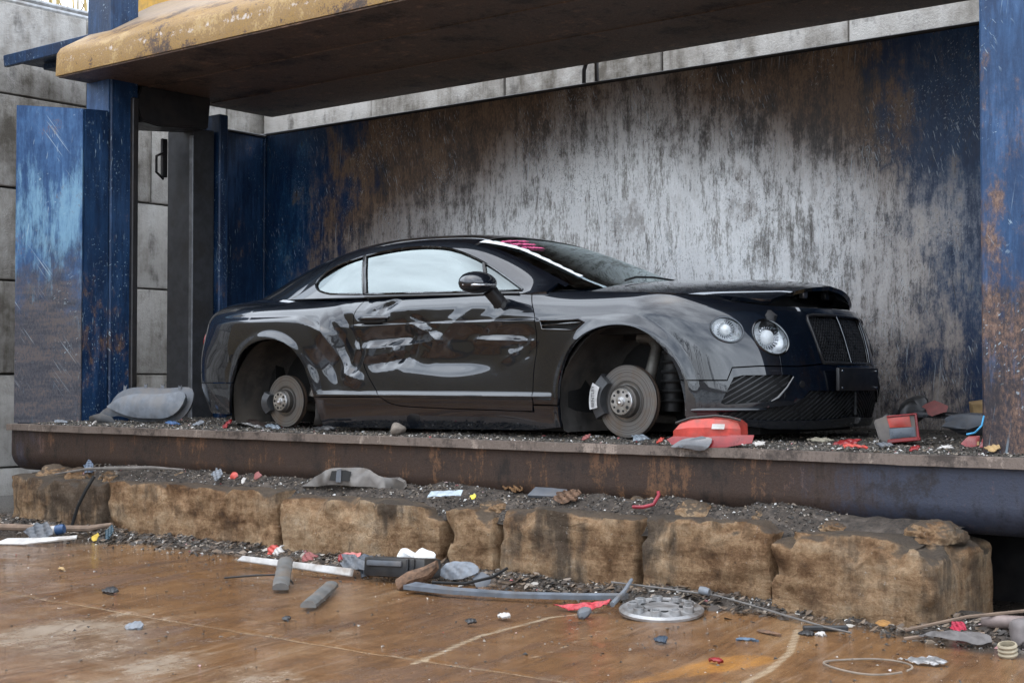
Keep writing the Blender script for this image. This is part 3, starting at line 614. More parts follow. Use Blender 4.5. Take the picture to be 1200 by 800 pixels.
# left front guide post: slanted light face plate; flank shade put into darker steel
bm = bmesh.new(); A, B_, C_, D_ = (-10.56, 6.66), (-9.93, 6.86), (-9.925, 7.10), (-10.5, 7.3)
prism(bm, [A, B_, C_, D_], ZP+.002, [3.36, 3.285, 3.30, 3.38], 'z', .012); part('guide_post', bm, MB2)
d = Vector((B_[0]-A[0], B_[1]-A[1], 0)); nn = Vector((d.y, -d.x, 0)).normalized()
bm = bmesh.new(); q = [Vector((*A, 0))+d*.004, Vector((*A, 0))+d*.996]
prism(bm, [(q[0]+nn*.014)[:2], (q[1]+nn*.014)[:2], (q[1]+nn*.0015)[:2], (q[0]+nn*.0015)[:2]], ZP+.01, [3.355, 3.28, 3.28, 3.355], 'z'); part('face_plate', bm, m_guide())
bm = bmesh.new(); box(bm, (-10.09, 7.245, 2.9), (.335, .27, 4.3), bev=.012); part('column', bm, MB2)
bm = bmesh.new(); box(bm, (-10.09, 7.103, 3.49), (.30, .01, .44)); part('column_plate', bm, MB3)  # lighter sheet painting the daylight on the column's front face
bm = bmesh.new(); box(bm, (-9.912, 7.33, 2.1), (.05, .06, 2.68), bev=.008); part('guide_rail', bm, MK)
bm = bmesh.new(); box(bm, (-10.29, 8.22, (ZP+3.32)/2), (.36, .24, 3.32-ZP), bev=.01); part('rear_column', bm, plain('charcoal_steel', (.045, .047, .052), .42, .2, dirt=(.03, .026, .022)))
bm = bmesh.new(); box(bm, (-10.125, 8.095, 2.0), (.05, .015, 2.5), bev=.004); part('wear_strip', bm, plain('worn_grey_strip', (.16, .165, .175), .4, .5))
bm = bmesh.new(); box(bm, (-10.18, 8.40, 2.1), (.25, .10, 2.74), bev=.01); part('column_flank', bm, MB2)
bm = bmesh.new(); prism(bm, [(7.42, 3.56), (7.36, 3.40), (7.42, 3.26), (7.60, 3.24), (8.12, 3.29), (8.15, 3.56)], -10.25, -9.93, 'x', .01); part('lug', bm, MK)
bm = bmesh.new(); box(bm, (-10.36, 7.98, 3.06), (.03, .06, .34), bev=.006); tube(bm, [(-10.33, 7.95, 3.10), (-10.31, 7.86, 3.06), (-10.31, 7.86, 2.92), (-10.33, 7.95, 2.87)], .012, 6); part('hook', bm, MK)
# shelf beam reaching left behind the lid
bm = bmesh.new(); box(bm, (-11.25, 8.35, 4.15), (2.1, 1.5, .05), bev=.006); box(bm, (-11.25, 7.625, 4.10), (2.08, .05, .07), bev=.006); box(bm, (-11.3, 8.05, 4.09), (1.6, .30, .06), bev=.006); part('shelf_beam', bm, MB2)
# lid: flat underside, upright lip, sloping top
LZ = 3.575
bm = bmesh.new(); prism(bm, [(6.80, LZ), (6.80, LZ+.17), (6.83, LZ+.22), (6.88, LZ+.255), (7.75, LZ+.78), (9.1, LZ+.80), (9.1, LZ)], -10.24, -1.3, 'x')
bmesh.ops.subdivide_edges(bm, edges=[e for e in bm.edges if abs(e.verts[0].co.x-e.verts[1].co.x) > 1], cuts=60)
for v in bm.verts:
    if v.co.z > LZ+.1:
        v.co.y += .014*mnoise.noise(v.co*2.1); v.co.z += .02*mnoise.noise(v.co*1.6+Vector((5, 0, 0)))
        if v.co.x < -10.2: v.co.x += .03*(v.co.z-LZ)
lid = part('lid', bm, MY, 40)
bm = bmesh.new(); box(bm, (-5.77, 7.96, LZ-.004), (8.90, 2.29, .018), bev=.003); o = link('underside_plate', bm_mesh(bm), MU, lid)
for y, w in ((7.5, .01), (8.3, .01)):
    bm = bmesh.new(); box(bm, (-5.8, y, LZ-.014), (8.6, .03, .012), bev=.003); link('weld_bead', bm_mesh(bm), MU, lid)
bm = bmesh.new(); box(bm, (-10.42, 8.1, 4.95), (.66, .5, 1.3), bev=.03); part('lid_arm', bm, plain('yellow_arm_paint', (.55, .30, .03), .5, dirt=(.2, .10, .03)))
# right pillar
bm = bmesh.new(); box(bm, (-2.23, 6.90, (ZP+5.2)/2), (.66, .42, 5.2-ZP), bev=.012); part('pillar', bm, m_bluesteel('bright_blue_pillar', 1.0, (.008, .032, .09), (.026, .078, .18)))
bm = bmesh.new(); box(bm, (-2.325, 6.683, 2.9), (.02, .018, 4.2), bev=.005); part('weld_seam', bm, MB3)
for z in (1.45, 1.9, 2.2, 2.42, 2.55):
    bm = bmesh.new(); box(bm, (-2.31, 6.68, z), (.03, .02, .02), bev=.005); part('weld_tack', bm, plain('rust_tack', (.30, .12, .05), .7))
# ---------------------------------------------------------------- the car
X0, YC = -4.654, 7.6
car = empty('black_coupe', (X0, YC, ZP)); tag(car, 'dented black two door coupe without wheels lying in the press', 'car')
PAINT = m_paint(); TRIM = plain('satin_black_trim', (.012, .012, .013), .38, dirt=(.05, .045, .04), dirt_amt=.4); CHROME = plain('smoked_chrome', (.42, .43, .45), .16, 1.0, var=.15)
DARKCH = plain('dark_chrome', (.10, .105, .11), .2, 1.0); RUBBER = plain('black_rubber', (.014, .014, .014), .6); LINER = plain('dusty_wheel_liner', (.035, .032, .029), .8, dirt=(.085, .07, .055), dirt_amt=.8, var=.4, bump=.4, scale=9)
SIDEGL = m_glass('tinted_side_glass', (.14, .18, .18), .012, 2.4); WSGL = m_glass('windscreen_glass', (.35, .38, .38), .012, 1.65)
INNER = plain('dark_cabin', (.012, .012, .013), .6)
def tocar(P):
    P = np.asarray(P, float); return np.stack([P[..., 0], -P[..., 1], P[..., 2]], -1)
def resample(pts, step, closed=True):
    pts = [np.array(p[:2], float) for p in pts]; out = []
    n = len(pts)
    for i in range(n if closed else n-1):
        p, q = pts[i], pts[(i+1) % n]; k = max(1, int(round(np.hypot(*(q-p))/step)))
        for j in range(k): out.append(p+(q-p)*j/k)
    if not closed: out.append(pts[-1])
    return np.array(out)
def smooth_open(pts, n=8):
    pts = np.array([p[:2] for p in pts], float); s = np.r_[0, np.cumsum(np.hypot(*np.diff(pts, axis=0).T))]
    return Spl(s, pts)(np.linspace(0, s[-1], n*(len(pts)-1)+1)).tolist()
def inpoly(P, poly):
    x, y = P[:, 0], P[:, 1]; r = np.zeros(len(P), bool); n = len(poly)
    for i in range(n):
        x1, y1 = poly[i]; x2, y2 = poly[(i+1) % n]
        c = ((y1 > y) != (y2 > y))
        if abs(y2-y1) > 1e-12: r ^= c & (x < (x2-x1)*(y-y1)/(y2-y1)+x1)
    return r
def shrink(poly, g):
    poly = np.array(poly); n = len(poly); a = np.sum(poly[:, 0]*np.roll(poly[:, 1], -1)-np.roll(poly[:, 0], -1)*poly[:, 1])
    d1 = poly-np.roll(poly, 1, 0); d2 = np.roll(poly, -1, 0)-poly
    d = d1/np.maximum(np.hypot(*d1.T), 1e-9)[:, None]+d2/np.maximum(np.hypot(*d2.T), 1e-9)[:, None]
    L = np.maximum(np.hypot(*d.T), .5)[:, None]; nrm = np.stack([-d[:, 1], d[:, 0]], 1)/L
    return poly+nrm*(g if a > 0 else -g)
def panel_mesh(outline, holes, fn, step=.02, gap=.003, skirt=.022, mirror=False, keep_edges=()):
    """sheet over a plan region, lifted to the surface fn(u, w), with a turned-in edge"""
    ol = shrink(resample(outline, step), gap); hs = [resample(h, step*.7) for h in holes]
    lo, hi = ol.min(0), ol.max(0); hx = np.arange(lo[0], hi[0]+step, step); hy = np.arange(lo[1], hi[1]+step, step*.866)
    G = np.array([(x+(step/2 if j % 2 else 0), y) for j, y in enumerate(hy) for x in hx])
    G = G[inpoly(G, ol)]
    for h in hs: G = G[~inpoly(G, h)]
    B = np.concatenate([ol]+hs)
    if len(G):
        keep = np.ones(len(G), bool)
        for k in range(0, len(G), 2000):
            d = np.min(np.hypot(G[k:k+2000, None, 0]-B[None, :, 0], G[k:k+2000, None, 1]-B[None, :, 1]), 1); keep[k:k+2000] = d > step*.55
        G = G[keep]
    pts = np.concatenate([B, G]); edges = []; o = 0
    for h in [ol]+hs:
        n = len(h); edges += [(o+i, o+(i+1) % n) for i in range(n)]; o += n
    r = delaunay_2d_cdt([Vector((float(p[0]), float(p[1]))) for p in pts], edges, [], 0, 1e-6)
    V = np.array([tuple(v) for v in r[0]]); T = np.array([f for f in r[2] if len(f) == 3])
    cen = V[T].mean(1); ok = inpoly(cen, ol)
    for h in hs: ok &= ~inpoly(cen, h)
    T = T[ok]
    used = np.unique(T); rem = -np.ones(len(V), int); rem[used] = np.arange(len(used)); V = V[used]; T = rem[T]
    P = fn(V[:, 0], V[:, 1]); e = .004
    du = fn(V[:, 0]+e, V[:, 1])-fn(V[:, 0]-e, V[:, 1]); dw = fn(V[:, 0], V[:, 1]+e)-fn(V[:, 0], V[:, 1]-e)
    N = np.cross(dw, du); N /= np.linalg.norm(N, axis=1)[:, None]
    # orient triangles along N
    fnm = np.cross(P[T[:, 1]]-P[T[:, 0]], P[T[:, 2]]-P[T[:, 0]]); fl = np.sum(fnm*N[T[:, 0]], 1) < 0; T[fl] = T[fl][:, ::-1]
    verts = P; norms = N; faces = T.tolist()
    if skirt:
        ec = {}
        for t in T:
            for a, b in ((t[0], t[1]), (t[1], t[2]), (t[2], t[0])): ec[(a, b)] = 1
        bd = [(a, b) for (a, b) in ec if (b, a) not in ec]
        sv = []; sn = []; m = {}
        base = len(verts)
        for a, b in bd:
            en = np.cross(P[b]-P[a], N[a]); en /= max(1e-9, np.linalg.norm(en))
            i = base+len(sv)
            sv += [P[a]-N[a]*.0, P[b], P[b]-N[b]*skirt-en*.002, P[a]-N[a]*skirt-en*.002]; sn += [en*.8+N[a]*.2, en*.8+N[b]*.2, en, en]
            faces.append((i+1, i, i+3, i+2))
        if sv: verts = np.concatenate([P, np.array(sv)]); norms = np.concatenate([N, np.array(sn)])
    # (x, v, z) -> (x, -v, z) reverses handedness
    C = np.array(verts)*(1, 1 if mirror else -1, 1); NN = np.array(norms)*(1, 1 if mirror else -1, 1)
    if not mirror: faces = [tuple(f[::-1]) for f in faces]
    return mesh(C, faces, True, NN)
def panel(name, outline, fn, mat, holes=(), step=.02, gap=.003, skirt=.022, both=True, parent=None, label=None):
    o = link(name, panel_mesh(outline, holes, fn, step, gap, skirt), mat, parent or car)
    if label: o['label'] = label
    if both: link(name, panel_mesh(outline, holes, fn, step, gap, skirt, True), mat, parent or car)
    return o
# --- outlines in (plan arc a, height z), read off against the photograph
ARC_F = smooth_open([(-.353,.085),(-.356,.18),(-.345,.276),(-.322,.406),(-.267,.518),(-.150,.612),(-.01,.655),(.11,.660),(.231,.632),(.347,.548),(.425,.449),(.464,.341),(.484,.218),(.482,.165)], 4)
ARC_R = smooth_open([(-3.30,.115),(-3.25,.24),(-3.185,.373),(-3.06,.515),(-2.90,.605),(-2.735,.628),(-2.575,.595),(-2.46,.49),(-2.395,.341),(-2.362,.229),(-2.33,.05)], 4)
D_REAR = smooth_open([(-1.985,.888),(-2.034,.800),(-2.036,.717),(-1.982,.59),(-1.935,.446),(-1.850,.319),(-1.792,.25)], 4)
D_BOT = smooth_open([(-1.792,.25),(-1.72,.213),(-1.62,.195),(-1.4,.186),(-.9,.178),(-.563,.175)], 3)
D_FRONT = smooth_open([(-.563,.175),(-.553,.25),(-.545,.406),(-.520,.579),(-.533,.71),(-.612,.862)], 3)
belt = [(-.612,.872),(-1.2,.882),(-1.985,.896)]
def arc_until(arc, z, side): return [p for p in arc if p[1] >= z-1e-6] if side == 0 else arc
door_o = D_REAR[:-1]+D_BOT[:-1]+D_FRONT+[(-.62,.868),(-1.0,.878),(-1.6,.890)]
DOOR = panel('door', door_o, body, PAINT, step=.0095, label='crumpled black door with dents along its middle')
fr_up = [p for p in ARC_F if p[1] > .21 and p[0] < .08]; fr_dn = [p for p in ARC_F if p[0] >= .08 and p[1] > .355]
HLO = [(.721+.093*math.cos(t)+.010*math.sin(t), .630+.066*math.sin(t)-.018*math.cos(t)) for t in np.linspace(0, 2*math.pi, 41)[:-1]]
HLI = [(.985+.112*math.cos(t)+.006*math.sin(t), .590+.092*math.sin(t)-.026*math.cos(t)) for t in np.linspace(0, 2*math.pi, 49)[:-1]]
VENT = [(-.488,.700),(-.20,.700),(-.158,.684),(-.20,.655),(-.235,.640),(-.47,.650)]
G_L = [(1.336,.447),(1.318,.52),(1.296,.62),(1.283,.69),(1.292,.712)]
fend_o = D_FRONT[::-1][:-3]+[(-.552,.215)]+[(-.36,.213)]+fr_up+fr_dn+[(.462,.357),(.713,.357),(.742,.425),(.9,.434),(1.15,.432),(1.336,.447)]+G_L[1:]+[(1.34,.722),(1.64,.722),(1.64,.765),(1.3,.762),(1.05,.765),(.8,.785),(.64,.805),(.36,.83),(-.1,.862),(-.38,.872),(-.60,.872)]
FEND = panel('front_fender', fend_o, body, PAINT, [HLO, HLI, VENT], step=.0145)
rr_dn = [p for p in ARC_R if p[0] < -2.6 and p[1] > .335][::-1]; rr_up = [p for p in ARC_R if p[0] >= -2.6 and p[1] > .245][::-1]
quart_o = [(-1.985,.896)]+D_REAR[1:]+[(-2.10,.248),(-2.366,.246)]+rr_up+rr_dn+[(-3.195,.337),(-3.5,.337),(A0,.337),(A0,.85),(-4.0,.87),(-3.5,.905),(-3.2,.925),(-2.7,.925),(-2.3,.91)]
QUART = panel('rear_quarter', quart_o, body, PAINT, step=.012, label='black rear quarter pushed in behind the door')
rb = [p for p in ARC_R if p[0] < -2.6 and p[1] < .335]
RBUMP = panel('rear_bumper', rb+[(-3.195,.335),(-3.5,.335),(A0,.335),(A0,.12),(-3.9,.11),(-3.5,.115)], body, PAINT, step=.025)
s_r = [p for p in ARC_R if p[0] > -2.6 and p[1] < .245]; s_f = [p for p in ARC_F if p[0] < 0 and p[1] < .21]
SILL = panel('sill', s_r[::-1]+[(-2.366,.244),(-2.10,.246)]+D_BOT[:-1]+[(-.552,.172),(-.552,.211),(-.36,.211)]+s_f[::-1]+[(-.6,.062),(-1.4,.05),(-2.1,.046)], body, PAINT, step=.02)
FOG = [(.748,.372),(.80,.384),(1.085,.386),(1.105,.376),(.995,.258),(.965,.246),(.70,.226),(.678,.236)]
LOW = [(.64,.196),(.95,.210),(1.10,.224),(1.165,.262),(1.205,.300),(1.64,.296),(1.64,.150),(1.3,.136),(.97,.138),(.70,.152)]
f_b = [p for p in ARC_F if p[0] > .2 and p[1] < .355]
bump_o = [(.462,.355),(.713,.355),(.742,.423),(.9,.432),(1.15,.430),(1.336,.445),(1.64,.445),(1.64,.092),(1.3,.085),(.97,.092),(.76,.115),(.62,.145),(.482,.165)]+f_b[::-1]
FBUMP = panel('front_bumper', bump_o, body, PAINT, [FOG, LOW[:5]+[(1.64-.002,.296),(1.64-.002,.150)]+LOW[7:]], step=.0145, gap=.0025)
# --- intakes: recessed black pans with slanted bars
def bars(poly, slopes, pitch, depth, w=.005, th=.006, fn=body, mirror=False):
    bm = bmesh.new(); poly = np.array(poly); lo, hi = poly.min(0), poly.max(0)
    for (da, dz) in slopes:
        L = math.hypot(da, dz); n = (-dz/L, da/L)
        cs = [p[0]*n[0]+p[1]*n[1] for p in poly]
        c = min(cs)+pitch/2
        while c < max(cs):
            t = np.linspace(-1.2, 1.2, 360); P = np.stack([n[0]*c+da/L*t+(lo[0]+hi[0])/2*0, n[1]*c+dz/L*t], 1)
            # slide along the bar direction to cover the region
            mid = ((lo[0]+hi[0])/2*da/L+(lo[1]+hi[1])/2*dz/L); P = P+np.array([da/L, dz/L])*mid
            ins = inpoly(P, poly); i = 0
            while i < len(P):
                if ins[i]:
                    j = i
                    while j+1 < len(P) and ins[j+1]: j += 1
                    if j-i > 2:
                        k = np.linspace(i, j, 4).astype(int); ring = []
                        for q in k:
                            for (s, d) in ((-w/2, 0), (w/2, 0), (w/2, -th), (-w/2, -th)):
                                p = fn(np.array(P[q, 0]+n[0]*s), np.array(P[q, 1]+n[1]*s), extra=-depth+d)
                                ring.append(bm.verts.new((p[0], p[1] if mirror else -p[1], p[2])))
                        for r in range(len(k)-1):
                            for s in range(4):
                                a, b = r*4+s, r*4+(s+1) % 4; bm.faces.new((ring[a], ring[b], ring[b+4], ring[a+4]))
                    i = j
                i += 1
            c += pitch
    return bm_mesh(bm)
def deep(d): return lambda a, z: body(a, z, extra=-d)
VOID = plain('intake_void', (.006, .006, .006), .7)
BARM = plain('black_grille_bar', (.035, .036, .038), .32, .4)
for mir in (False, True):
    for nm, poly, sl, pitch in (('fog_intake', FOG, [(1, .55)], .026), ('lower_intake', LOW, [(1, .62)], .023)):
        o = link(nm, panel_mesh(shrink(poly, -.012), [], deep(.034), .03, 0, 0, mir), VOID, car)
        link('intake_bars', bars(poly, sl, pitch, .010, .006, .008, body, mir), BARM, o)
    # light blade on the outer edge of the fog intake
    bl = [body(np.array(a), np.array(z), extra=e) for a, z, e in ((1.10,.372,.004),(1.05,.315,.006),(.995,.262,.004),(.955,.243,.002))]
    bm = bmesh.new(); tube(bm, [(p[0], p[1] if mir else -p[1], p[2]) for p in bl], [.008, .010, .010, .004], 8); link('intake_blade', bm_mesh(bm, 60), PAINT, car)
    bl = [body(np.array(a), np.array(.195+.012*(a-.5)), extra=.004) for a in np.linspace(.49, .93, 9)]
    bm = bmesh.new(); tube(bm, [(p[0], p[1] if mir else -p[1], p[2]) for p in bl], [.006]+[.012]*7+[.004], 8); link('lip_blade', bm_mesh(bm, 60), PAINT, car)
    p = body(np.array(1.157), np.array(.335)); q = body(np.array(1.157), np.array(.335), extra=.003)
    bm = bmesh.new(); d = (q-p)/np.linalg.norm(q-p); lathe(bm, [(.019, 0), (.019, .003), (.016, .004), (0.0001, .004)], 20, 'z')
    M = Vector((d[0], d[1] if mir else -d[1], d[2])).to_track_quat('Z', 'Y').to_matrix().to_4x4(); M.translation = Vector((p[0], p[1] if mir else -p[1], p[2])); bm.transform(M)
    link('sensor_cap', bm_mesh(bm, 40), TRIM, car)
# --- main grille: frame, two meshes, centre bar
GR = [(1.336,.447)]+G_L[1:]+[(1.34,.722),(1.64,.722),(1.64,.447)]
grille = link('grille', panel_mesh(GR, [], deep(.045), .03, 0, 0), VOID, car)
link('grille_back', panel_mesh(GR, [], deep(.045), .03, 0, 0, True), VOID, grille)
for mir in (False, True):
    link('mesh', bars(shrink(GR, .006), [(1, 1.25), (1, -1.25)], .021, .012, .0045, .006, body, mir), BARM, grille)
    fl = [body(np.array(a), np.array(z), extra=.002) for a, z in [(1.64,.449),(1.45,.449),(1.34,.452)]+[(a+.006, z) for a, z in G_L[1:]]+[(1.36,.720),(1.5,.722),(1.64,.722)]]
    bm = bmesh.new(); tube(bm, [(p[0], p[1] if mir else -p[1], p[2]) for p in fl], .009, 8); link('surround', bm_mesh(bm, 60), TRIM if not mir else DARKCH, grille)
bl = [body(np.array(A1), np.array(z), extra=.004) for z in (.452, .52, .60, .67, .722)]
bm = bmesh.new(); tube(bm, [(p[0], 0, p[2]) for p in bl], .0075, 8); link('centre_bar', bm_mesh(bm, 60), DARKCH, grille)
# plate carrier
bm = bmesh.new(); box(bm, (1.035, 0, .362), (.022, .50, .128), bev=.006, seg=2)
pl = link('plate_carrier', bm_mesh(bm, 35), TRIM, car)
for y in (-.215, .215):
    for z in (.315, .408):
        bm = bmesh.new(); lathe(bm, [(.0001, .008), (.006, .008), (.007, 0), (.007, -.004)], 12, 'x', (1.043, y, z)); link('bolt', bm_mesh(bm, 40), CHROME, pl)
bm = bmesh.new(); box(bm, (1.022, -.002, .225), (.014, .010, .13), bev=.003); link('lower_bar', bm_mesh(bm), BARM, car)
# --- headlights
LENS = m_glass('clear_lamp_lens', (.97, .98, .98), .01, 1.4); REFL = plain('lamp_reflector', (.82, .83, .85), .32, .55, var=.15, scale=40); LWHITE = plain('lamp_white', (.86, .87, .88), .25, var=.05)
def headlight(mir, c, ra, rz, tilt, poly):
    t = link('headlight', panel_mesh(poly, [], lambda a, z: body(a, z, extra=-.002+.014*np.clip(1-((a-c[0])/ra)**2-((z-c[1])/rz)**2, 0, 1)), .02, .002, .0, mir), LENS, car)
    p = body(np.array(c[0]), np.array(c[1])); d = body(np.array(c[0]), np.array(c[1]), extra=.01)-p; d /= np.linalg.norm(d)
    sgn = 1 if mir else -1
    M = Vector((d[0]*.9+.12, d[1]*sgn*.75, d[2])).normalized().to_track_quat('Z', 'Y').to_matrix().to_4x4(); M.translation = Vector((p[0], p[1]*sgn, p[2]))
    # chrome rim following the opening
    rim = [body(np.array(a), np.array(z), extra=.001) for a, z in poly]
    bm = bmesh.new(); pts = [(q[0], q[1]*sgn, q[2]) for q in rim]; tube(bm, pts+[pts[0], pts[1]], .0065, 6, False); link('rim', bm_mesh(bm, 60), DARKCH, t)
    # dark bucket wall from the opening inwards
    bm = bmesh.new(); n = len(poly); r0 = [bm.verts.new(x) for x in pts]; ctr = Vector(M.translation); inw = M.to_3x3() @ Vector((0, 0, -1))
    r1 = [bm.verts.new(ctr+(Vector(x)-ctr)*.92+inw*.035) for x in pts]; r2 = [bm.verts.new(ctr+(Vector(x)-ctr)*.55+inw*.065) for x in pts]; ce = bm.verts.new(ctr+inw*.07)
    for i in range(n):
        j = (i+1) % n; bm.faces.new((r0[i], r0[j], r1[j], r1[i])); bm.faces.new((r1[i], r1[j], r2[j], r2[i])); bm.faces.new((r2[i], r2[j], ce))
    link('reflector', bm_mesh(bm, 25), REFL, t)
    bm = bmesh.new(); lathe(bm, [(.0001, -.010), (rz*.34, -.016), (rz*.42, -.026), (rz*.46, -.045)], 28, 'z'); bm.transform(M); link('projector', bm_mesh(bm, 50), LWHITE, t)
    bm = bmesh.new()
    for k in range(22):
        a = 2*math.pi*k/22; q = Vector((math.cos(a)*rz*.72, math.sin(a)*rz*.72, -.020)); tube(bm, [q, Vector((q.x*.72, q.y*.72, -.035))], .004, 5)
    bm.transform(M); link('facets', bm_mesh(bm, 50), CHROME, t)
for mir in (False, True):
    headlight(mir, (.721, .630), .093, .066, 0, HLO); headlight(mir, (.985, .590), .112, .092, 0, HLI)
# --- fender vent
for mir in (False, True):
    o = link('fender_vent', panel_mesh(shrink(VENT, -.008), [], deep(.028), .03, 0, 0, mir), VOID, car)
    for pts in (VENT+[VENT[0]], [(-.47,.672),(-.30,.678),(-.175,.683)]):
        q = [body(np.array(a), np.array(z), extra=.001) for a, z in resample(pts, .05, False)]
        bm = bmesh.new(); tube(bm, [(p[0], p[1] if mir else -p[1], p[2]) for p in q], .006, 6); link('vent_bar', bm_mesh(bm, 60), PAINT if len(pts) > 4 else DARKCH, o)
# --- sill trim strip and door handle
q = [body(np.array(a), np.array(.262), extra=.0005) for a in np.linspace(-2.34, -.40, 30)]
bm = bmesh.new(); tube(bm, [(p[0], -p[1], p[2]) for p in q], [.002]+[.0045]*28+[.002], 6); link('sill_trim', bm_mesh(bm, 60), PAINT, car)
q = [body(np.array(a), np.array(.752+.01*(a+1.85)), extra=e) for a, e in zip(np.linspace(-1.99, -1.74, 7), (.0, .022, .030, .031, .029, .022, .0))]
bm = bmesh.new(); tube(bm, [(p[0], -p[1], p[2]) for p in q], [.008, .013, .014, .014, .014, .012, .008], 8); link('handle', bm_mesh(bm, 60), PAINT, DOOR)
q = [body(np.array(a), np.array(.735), extra=.002) for a in np.linspace(-1.97, -1.76, 5)]
bm = bmesh.new(); tube(bm, [(p[0], -p[1], p[2]) for p in q], [.012, .02, .022, .02, .012], 8); link('handle_recess', bm_mesh(bm, 60), VOID, DOOR)
# --- greenhouse
WIN = smooth_open([(-2.145,1.181),(-1.99,1.200),(-1.71,1.214),(-1.536,1.206),(-1.381,1.182),(-1.219,1.135),(-1.083,1.083),(-.89,.993),(-.69,.893)], 3)+[(-.69,.888),(-1.2,.896),(-1.988,.912)]
QW = smooth_open([(-2.165,1.178),(-2.325,1.146),(-2.45,1.108),(-2.53,1.062),(-2.562,1.02),(-2.52,.975),(-2.45,.948),(-2.34,.928)], 3)+[(-2.012,.914)]
rail = [(x, float(RZ(x))) for x in np.linspace(-.50, -3.45, 50)]
side_o = [(-.50,.872)]+rail+[(-3.45,.88),(-3.2,.90),(-2.7,.908),(-2.3,.900),(-1.99,.892),(-1.2,.880),(-.62,.868)]
SIDE = panel('cabin_side', side_o, green, PAINT, [WIN, QW], step=.02, gap=.0, skirt=.02)
def goff(d): return lambda x, z: green(x, z)+np.array([0, d, 0])
def rim_strip(poly, r, off, fn, mat, name, parent, mir, closed=True):
    q = fn(np.array([p[0] for p in poly]), np.array([p[1] for p in poly]))+np.array([0, off, 0]); pts = [(p[0], p[1] if mir else -p[1], p[2]) for p in q]
    bm = bmesh.new(); tube(bm, pts+(pts[:2] if closed else []), r, 6, not closed); return link(name, bm_mesh(bm, 60), mat, parent)
for mir in (False, True):
    for nm, poly in (('door_glass', WIN), ('quarter_glass', QW)):
        g = link(nm, panel_mesh(shrink(poly, -.006), [], goff(-.010), .03, 0, 0, mir), SIDEGL, car)
        rim_strip(resample(poly, .05), .0075, .0, green, DARKCH, 'window_trim', g, mir)
    rim_strip([(-1.075,1.075),(-.955,.892)], .011, -.002, green, TRIM, 'window_divider', car, mir, False)
    rim_strip([(-2.152,1.178),(-2.0,.912)], .012, .0, green, TRIM, 'window_divider', car, mir, False)
    q = [(-1.985,.893),(-1.6,.888),(-1.2,.880),(-.7,.870)]; rim_strip(q, .006, .004, green, TRIM, 'belt_trim', car, mir, False)
# top skins
def roof_panel(name, x0, x1, q0, q1, mat, nx=20, nq=24, off=0.0, sag=0.0, par=None):
    V = []; F = []
    for i in range(nx+1):
        for j in range(nq+1):
            q = q0+(q1-q0)*j/nq; xa = x0+(x1-x0)*i/nx
            xa = xa+sag*(1-q*q)*(i/nx)
            p = roofs(np.array(xa), np.array(q)); V.append((p[0], -p[1], p[2]+off))
    for i in range(nx):
        for j in range(nq): a = i*(nq+1)+j; F.append((a, a+1, a+nq+2, a+nq+1))
    me = mesh(V, F, True)
    if len(me.polygons) and me.polygons[len(me.polygons)//2].normal.z < 0: me.flip_normals()
    return link(name, me, mat, par or car)
roof_panel('roof', -1.215, -2.42, -1, 1, PAINT, 24, 24)
SCREEN = roof_panel('windscreen', -1.205, -.42, -.955, .955, WSGL, 24, 28, -.004, .36)
for s in (-1, 1): roof_panel('screen_pillar', -1.22, -.44, s*.95, s*1.0, PAINT, 24, 3)
roof_panel('header_strip', -1.20, -1.225, -1, 1, TRIM, 2, 20, .003)
roof_panel('rear_window', -2.425, -3.05, -.93, .93, SIDEGL, 14, 20, -.004)
for s in (-1, 1): roof_panel('rear_pillar', -2.41, -3.08, s*.925, s*1.0, PAINT, 14, 3)
BOOT = roof_panel('boot_lid', -3.055, -3.76, -1, 1, PAINT, 16, 24)
# white tape along the windscreen edge and pink marker scrawl
V = []; F = []
xs = np.linspace(-1.215, -.46, 26)
for i, x in enumerate(xs):
    w = .045-.022*i/25+.006*math.sin(i*2.1)
    q0 = .95-.115*min(1, i/9)-.05*i/25
    for q in (q0, q0-w/RV(x)*1.3):
        p = roofs(np.array(x), np.array(q)); V.append((p[0], -p[1], p[2]+.006))
F = [(2*i, 2*i+1, 2*i+3, 2*i+2) for i in range(25)]
link('white_tape', mesh(V, F, True), plain('white_tape', (.78, .80, .80), .5, var=.06), SCREEN)
bm = bmesh.new(); rs = random.Random(5)
for row in range(3):
    pts = []; x = -1.12+.075*row; q = .80-.03*row
    n = 46-6*row
    for k in range(n):
        qq = q-.36*k/n*(1-.15*row); xx = x+.075*k/n*.25+.015*math.sin(k*1.9+row)+rs.uniform(-.006, .006)+.018*(k/n)
        p = roofs(np.array(xx), np.array(qq)); pts.append((p[0], -p[1], p[2]+.003))
        if (k % 9 == 8 and rs.random() < .7) or k == n-1:
            if len(pts) > 1: tube(bm, pts, .0017, 4)
            pts = []
link('marker_scrawl', bm_mesh(bm), plain('pink_marker', (.75, .12, .28), .6, var=.1), SCREEN)
bm = bmesh.new(); q = [roofs(np.array(x), np.array(k)) for x, k in ((-.30, .55), (-.36, .3), (-.38, .0), (-.36, -.25))]
tube(bm, [(p[0]+.05, -p[1], p[2]+.012) for p in q], .007, 6); link('wiper', bm_mesh(bm, 50), RUBBER, car)
